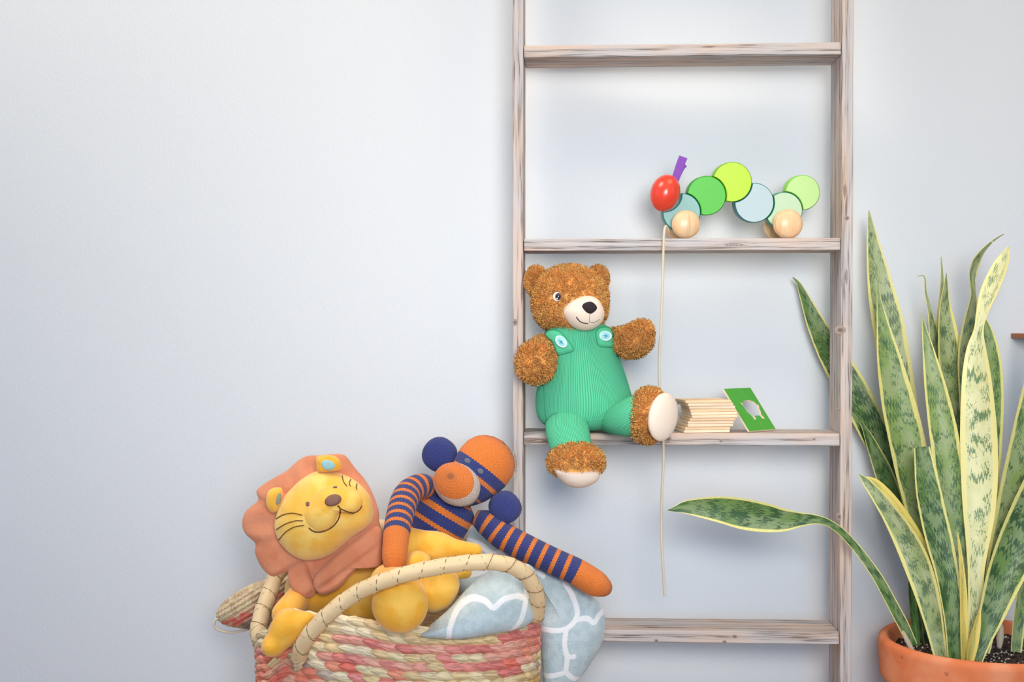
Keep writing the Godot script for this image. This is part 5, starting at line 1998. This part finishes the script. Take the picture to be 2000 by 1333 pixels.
func build_plant() -> void:
	var pc := W(1921, 1248, 0.03)
	var t := thing("potted_snake_plant", "tall snake plant with yellow-edged banded leaves in a terracotta pot", "plant", Vector3(pc.x, 0, pc.z))
	var xf := Transform3D(Basis(), Vector3(pc.x, 0, pc.z))
	var top := pc.y
	var prof := []
	for q in [[0.0, 0.02], [0.095, 0.02], [0.128, top - 0.09], [0.138, top - 0.075], [0.1455, top - 0.012], [0.1475, top - 0.003], [0.151, top - 0.0004], [0.1545, top], [0.159, top - 0.001], [0.1625, top - 0.005], [0.1635, top - 0.012], [0.1612, top - 0.056], [0.160, top - 0.064], [0.156, top - 0.069], [0.149, top - 0.071], [0.1465, top - 0.076], [0.143, top - 0.1], [0.113, 0.006], [0.110, 0.0], [0.0, 0.0]]:
		prof.append(Vector2(q[0], q[1]))
	obj("pot", lathe(prof, xf, 96).outward(), M.terracotta, t)
	# soil
	var nz := FastNoiseLite.new()
	nz.seed = 4
	nz.frequency = 22.0
	var rings := []
	for r in 22:
		var rad := 0.1455 * r / 21.0
		var ring := PackedVector3Array()
		for k in 60:
			var a := TAU * k / 60
			var p := Vector3(cos(a) * rad, top - 0.024, sin(a) * rad)
			p.y += nz.get_noise_2d(p.x, p.z) * 0.008
			ring.append(xf * p)
		rings.append(ring)
	obj("soil", loft(rings, even(60), even(21), [], false).facing(Vector3.UP), M.soil, t)
	var mm := MultiMesh.new()
	mm.transform_format = MultiMesh.TRANSFORM_3D
	mm.mesh = ellipsoid(Vector3.ZERO, Basis(), 5, 7).surface(ArrayMesh.new(), Vector3.ZERO)
	mm.instance_count = 420
	var buf := PackedFloat32Array()
	for k in 420:
		var a := rng.randf() * TAU
		var rad := sqrt(rng.randf()) * 0.14
		var p := Vector3(cos(a) * rad, 0, sin(a) * rad)
		p.y = top - 0.0235 + nz.get_noise_2d(p.x, p.z) * 0.008
		var b := Basis(Vector3(rng.randf() - 0.5, rng.randf() - 0.5, rng.randf() - 0.5).normalized(), rng.randf() * 6.0) * Basis.from_scale(Vector3(1, 0.7, 0.8) * rng.randf_range(0.0007, 0.0022))
		buf.append_array([b.x.x, b.y.x, b.z.x, p.x, b.x.y, b.y.y, b.z.y, p.y, b.x.z, b.y.z, b.z.z, p.z])
	mm.buffer = buf
	var pe := MultiMeshInstance3D.new()
	pe.name = "perlite"
	pe.multimesh = mm
	pe.material_override = M.perlite
	numbered(pe, t)
	stuff(pe)
	# leaves: Vector4(pixel x, pixel y, depth, width in pixels), tip first
	var yel := K(238, 226, 140)
	var mats := {}
	for v in [["mid", 81, K(170, 180, 136), K(154, 168, 112), K(84, 108, 76), yel, 0.74, 0.03], ["pale", 84, K(224, 223, 174), K(214, 214, 158), K(100, 128, 88), K(240, 230, 156), 0.68, -0.03], ["dark", 87, K(126, 146, 100), K(106, 136, 74), K(50, 82, 48), yel, 0.80, 0.10], ["fresh", 90, K(152, 168, 118), K(134, 158, 92), K(74, 104, 66), yel, 0.74, 0.03], ["gold", 93, K(220, 200, 108), K(196, 182, 96), K(150, 160, 84), K(232, 206, 110), 0.5, -0.1], ["stalk", 96, K(112, 150, 78), K(84, 132, 62), K(48, 88, 46), K(140, 166, 84), 0.9, 0.05]]:
		var m := mat("leaf_" + v[0], K(255, 255, 255), 0.42, {"tex": leaf_tex(v[1], v[2], v[3], v[4], v[5], v[6], v[7]), "spec": 0.4})
		m.backlight_enabled = true
		m.backlight = Color(0.10, 0.13, 0.05)
		mats[v[0]] = m
	var L := [
		["dark", 0.15, 0.25, 0.0, [[1548, 542, -0.125, 2], [1560, 556, -0.125, 9], [1574, 588, -0.122, 22], [1596, 640, -0.12, 40], [1630, 705, -0.12, 56], [1668, 770, -0.115, 62], [1708, 850, -0.11, 58], [1742, 930, -0.10, 46], [1780, 1060, -0.07, 30], [1806, 1200, -0.04, 20], [1812, 1262, -0.035, 18]]],
		["mid", -0.1, 0.2, 0.1, [[1697, 411, -0.085, 2], [1700, 440, -0.085, 13], [1707, 490, -0.085, 30], [1719, 560, -0.085, 50], [1731, 620, -0.082, 60], [1744, 690, -0.08, 62], [1756, 760, -0.075, 60], [1770, 850, -0.07, 56], [1790, 960, -0.06, 46], [1815, 1100, -0.045, 34], [1830, 1265, -0.03, 24]]],
		["fresh", 0.1, 0.35, 0.0, [[1714, 557, -0.03, 2], [1717, 590, -0.03, 10], [1724, 640, -0.03, 27], [1734, 700, -0.03, 48], [1750, 780, -0.028, 66], [1766, 850, -0.025, 72], [1780, 920, -0.02, 70], [1798, 1010, -0.015, 58], [1815, 1110, -0.01, 44], [1830, 1200, 0.0, 34], [1838, 1275, 0.0, 26]]],
		["dark", 0.3, 0.3, 0.0, [[1678, 821, -0.09, 2], [1690, 842, -0.09, 12], [1706, 880, -0.09, 26], [1724, 925, -0.09, 38], [1744, 985, -0.085, 42], [1766, 1060, -0.075, 36], [1790, 1160, -0.06, 26], [1802, 1262, -0.05, 20]]],
		["mid", -0.45, 0.35, 0.2, [[1677, 927, 0.045, 2], [1690, 940, 0.048, 14], [1712, 966, 0.05, 24], [1740, 1006, 0.052, 33], [1768, 1052, 0.055, 44], [1792, 1104, 0.06, 48], [1812, 1165, 0.066, 42], [1826, 1225, 0.07, 32], [1838, 1284, 0.075, 24]]],
		["gold", 0.35, 0.2, 0.0, [[1692, 932, 0.035, 2], [1712, 944, 0.036, 13], [1738, 976, 0.038, 24], [1766, 1018, 0.04, 30], [1794, 1066, 0.044, 32], [1816, 1112, 0.05, 30], [1829, 1160, 0.055, 22], [1835, 1206, 0.06, 8], [1838, 1240, 0.062, 3]]],
		["dark", 0.0, 0.3, 0.0, [[1800, 874, 0.05, 31], [1801, 884, 0.05, 33], [1806, 920, 0.052, 42], [1812, 960, 0.055, 49], [1822, 1010, 0.058, 52], [1834, 1060, 0.062, 52], [1846, 1110, 0.067, 47], [1856, 1170, 0.075, 40], [1861, 1230, 0.082, 32], [1864, 1290, 0.088, 27]]],
		["fresh", -0.15, 0.35, 0.0, [[1802, 617, 0.02, 2], [1806, 646, 0.02, 10], [1814, 690, 0.022, 23], [1823, 740, 0.025, 37], [1834, 800, 0.028, 48], [1844, 860, 0.032, 54], [1854, 930, 0.036, 54], [1864, 1010, 0.042, 48], [1872, 1100, 0.05, 38], [1878, 1200, 0.06, 28], [1880, 1288, 0.07, 24]]],
		["mid", 0.25, 0.3, 0.3, [[1848, 534, -0.03, 2], [1846, 562, -0.03, 12], [1844, 600, -0.03, 28], [1848, 650, -0.028, 46], [1853, 710, -0.025, 56], [1860, 790, -0.022, 58], [1866, 870, -0.02, 54], [1870, 960, -0.015, 46], [1874, 1080, 0.0, 34], [1876, 1265, 0.02, 24]]],
		["mid", -0.3, 0.2, 0.0, [[1838, 502, -0.06, 1.5], [1840, 535, -0.06, 5], [1840, 580, -0.06, 11], [1842, 640, -0.06, 26], [1846, 720, -0.055, 40], [1852, 850, -0.05, 44], [1860, 1000, -0.04, 34], [1864, 1262, -0.02, 22]]],
		["mid", 0.4, 0.2, 0.0, [[1792, 540, -0.05, 1], [1805, 541, -0.05, 3], [1808, 570, -0.05, 5], [1816, 612, -0.05, 10], [1824, 660, -0.05, 24], [1832, 730, -0.05, 38], [1842, 850, -0.045, 42], [1852, 1000, -0.035, 34], [1858, 1262, -0.02, 22]]],
		["mid", 0.3, 0.2, 0.55, [[1961, 457, -0.01, 1.5], [1940, 470, -0.012, 4], [1920, 489, -0.015, 10], [1905, 512, -0.018, 21], [1898, 540, -0.02, 20], [1900, 572, -0.022, 14], [1898, 600, -0.024, 25], [1891, 645, -0.025, 38], [1886, 700, -0.025, 44], [1888, 780, -0.02, 40], [1894, 900, -0.01, 38], [1898, 1050, 0.0, 30], [1900, 1265, 0.02, 22]]],
		["pale", -0.1, 0.3, -0.9, [[1970, 481, 0.03, 1.5], [1964, 497, 0.03, 10], [1957, 515, 0.032, 19], [1944, 545, 0.034, 24], [1930, 578, 0.036, 24], [1918, 615, 0.038, 17], [1912, 645, 0.04, 15], [1908, 680, 0.042, 30], [1908, 725, 0.045, 44], [1910, 780, 0.048, 54], [1912, 850, 0.05, 62], [1913, 930, 0.054, 63], [1912, 1000, 0.06, 56], [1909, 1060, 0.066, 42], [1906, 1120, 0.072, 30], [1904, 1200, 0.08, 27], [1899, 1290, 0.09, 26]]],
		["fresh", 0.2, 0.3, 0.2, [[1918, 618, -0.005, 4], [1924, 640, -0.005, 22], [1932, 680, -0.004, 36], [1937, 730, -0.002, 42], [1939, 790, 0.0, 42], [1937, 860, 0.002, 40], [1933, 950, 0.006, 36], [1926, 1080, 0.015, 28], [1916, 1265, 0.03, 22]]],
		["fresh", -0.1, 0.35, 0.0, [[2032, 640, 0.03, 2], [2026, 700, 0.032, 26], [2018, 770, 0.035, 48], [2006, 850, 0.04, 62], [1990, 930, 0.045, 66], [1972, 1010, 0.052, 62], [1954, 1090, 0.06, 52], [1936, 1180, 0.07, 38], [1920, 1275, 0.08, 24]]],
		["dark", -0.2, 0.35, 0.0, [[2070, 820, 0.085, 3], [2056, 880, 0.087, 44], [2034, 950, 0.09, 72], [2006, 1020, 0.093, 80], [1980, 1080, 0.096, 76], [1956, 1140, 0.10, 64], [1936, 1200, 0.104, 48], [1918, 1250, 0.107, 34], [1907, 1292, 0.11, 22]]],
		["fresh", 0.1, 0.5, 0.0, [[2046, 900, 0.06, 3], [2034, 980, 0.06, 30], [2018, 1060, 0.06, 36], [2002, 1130, 0.06, 30], [1992, 1190, 0.062, 27], [1986, 1240, 0.064, 25], [1983, 1274, 0.066, 22]]],
		["dark", 0.15, 0.25, -0.3, [[1304, 997, 0.075, 2], [1318, 995, 0.075, 11], [1340, 991, 0.075, 26], [1374, 992, 0.075, 41], [1412, 996, 0.075, 53], [1452, 1004, 0.074, 60], [1492, 1011, 0.073, 57], [1530, 1016, 0.072, 45], [1564, 1015, 0.07, 28], [1594, 1015, 0.068, 18], [1622, 1024, 0.066, 14], [1652, 1048, 0.063, 15], [1684, 1086, 0.06, 17], [1716, 1132, 0.057, 20], [1744, 1184, 0.053, 22], [1766, 1226, 0.05, 22], [1782, 1262, 0.048, 20]]],
		["stalk", 0.0, 0.6, 0.0, [[1778, 1040, -0.035, 6], [1779, 1100, -0.034, 11], [1781, 1160, -0.03, 14], [1785, 1210, -0.026, 15], [1789, 1262, -0.02, 15]]],
		["gold", 0.0, 0.6, 0.0, [[1870, 1040, 0.085, 2], [1876, 1090, 0.09, 8], [1881, 1160, 0.095, 14], [1882, 1230, 0.098, 15], [1884, 1296, 0.10, 15]]],
		["gold", 0.1, 0.7, 0.0, [[1914, 1190, 0.104, 3], [1907, 1222, 0.107, 15], [1899, 1256, 0.110, 21], [1893, 1294, 0.112, 15]]],
		["stalk", 0.0, 0.8, 0.0, [[1906, 1060, 0.062, 16], [1906, 1130, 0.066, 22], [1902, 1200, 0.072, 25], [1897, 1270, 0.08, 26]]],
	]
	for e in L:
		var pts := []
		for q in e[4]:
			pts.append(Vector4(q[0], q[1], q[2], q[3]))
		obj("leaf", leaf(pts, 60, e[1], e[2], e[3]), mats[e[0]], t)
	# papery sheaths at the foot of some leaves
	for q in [[1774, 1256, 0.052, 11, -0.45], [1953, 1246, 0.06, 16, 0.1]]:
		var a := W(q[0], q[1], q[2])
		var up := Vector3(sin(q[4]), cos(q[4]), -0.1).normalized() * 0.7
		obj("sheath", tube([a - up * 0.02, a, a + up * 0.022, a + up * 0.036], [0.004, q[3] * 0.00038, q[3] * 0.0003, 0.001], 12, Vector3.BACK), M.sheath, t)


func build_shelf() -> void:
	var a := W(1990.5, 656.5, -0.112)
	var g := beam(a, a + Vector3(0.32, 0, 0), Vector3.UP, 0.0085, Vector3.BACK, 0.074, 0.0008, 0.0, 4)
	var t := thing("wall_shelf", "thin brown wooden wall shelf cut off by the right edge of the picture", "shelf", Vector3(a.x, a.y, WALL))
	obj("board", g, M.brown_wood, t)
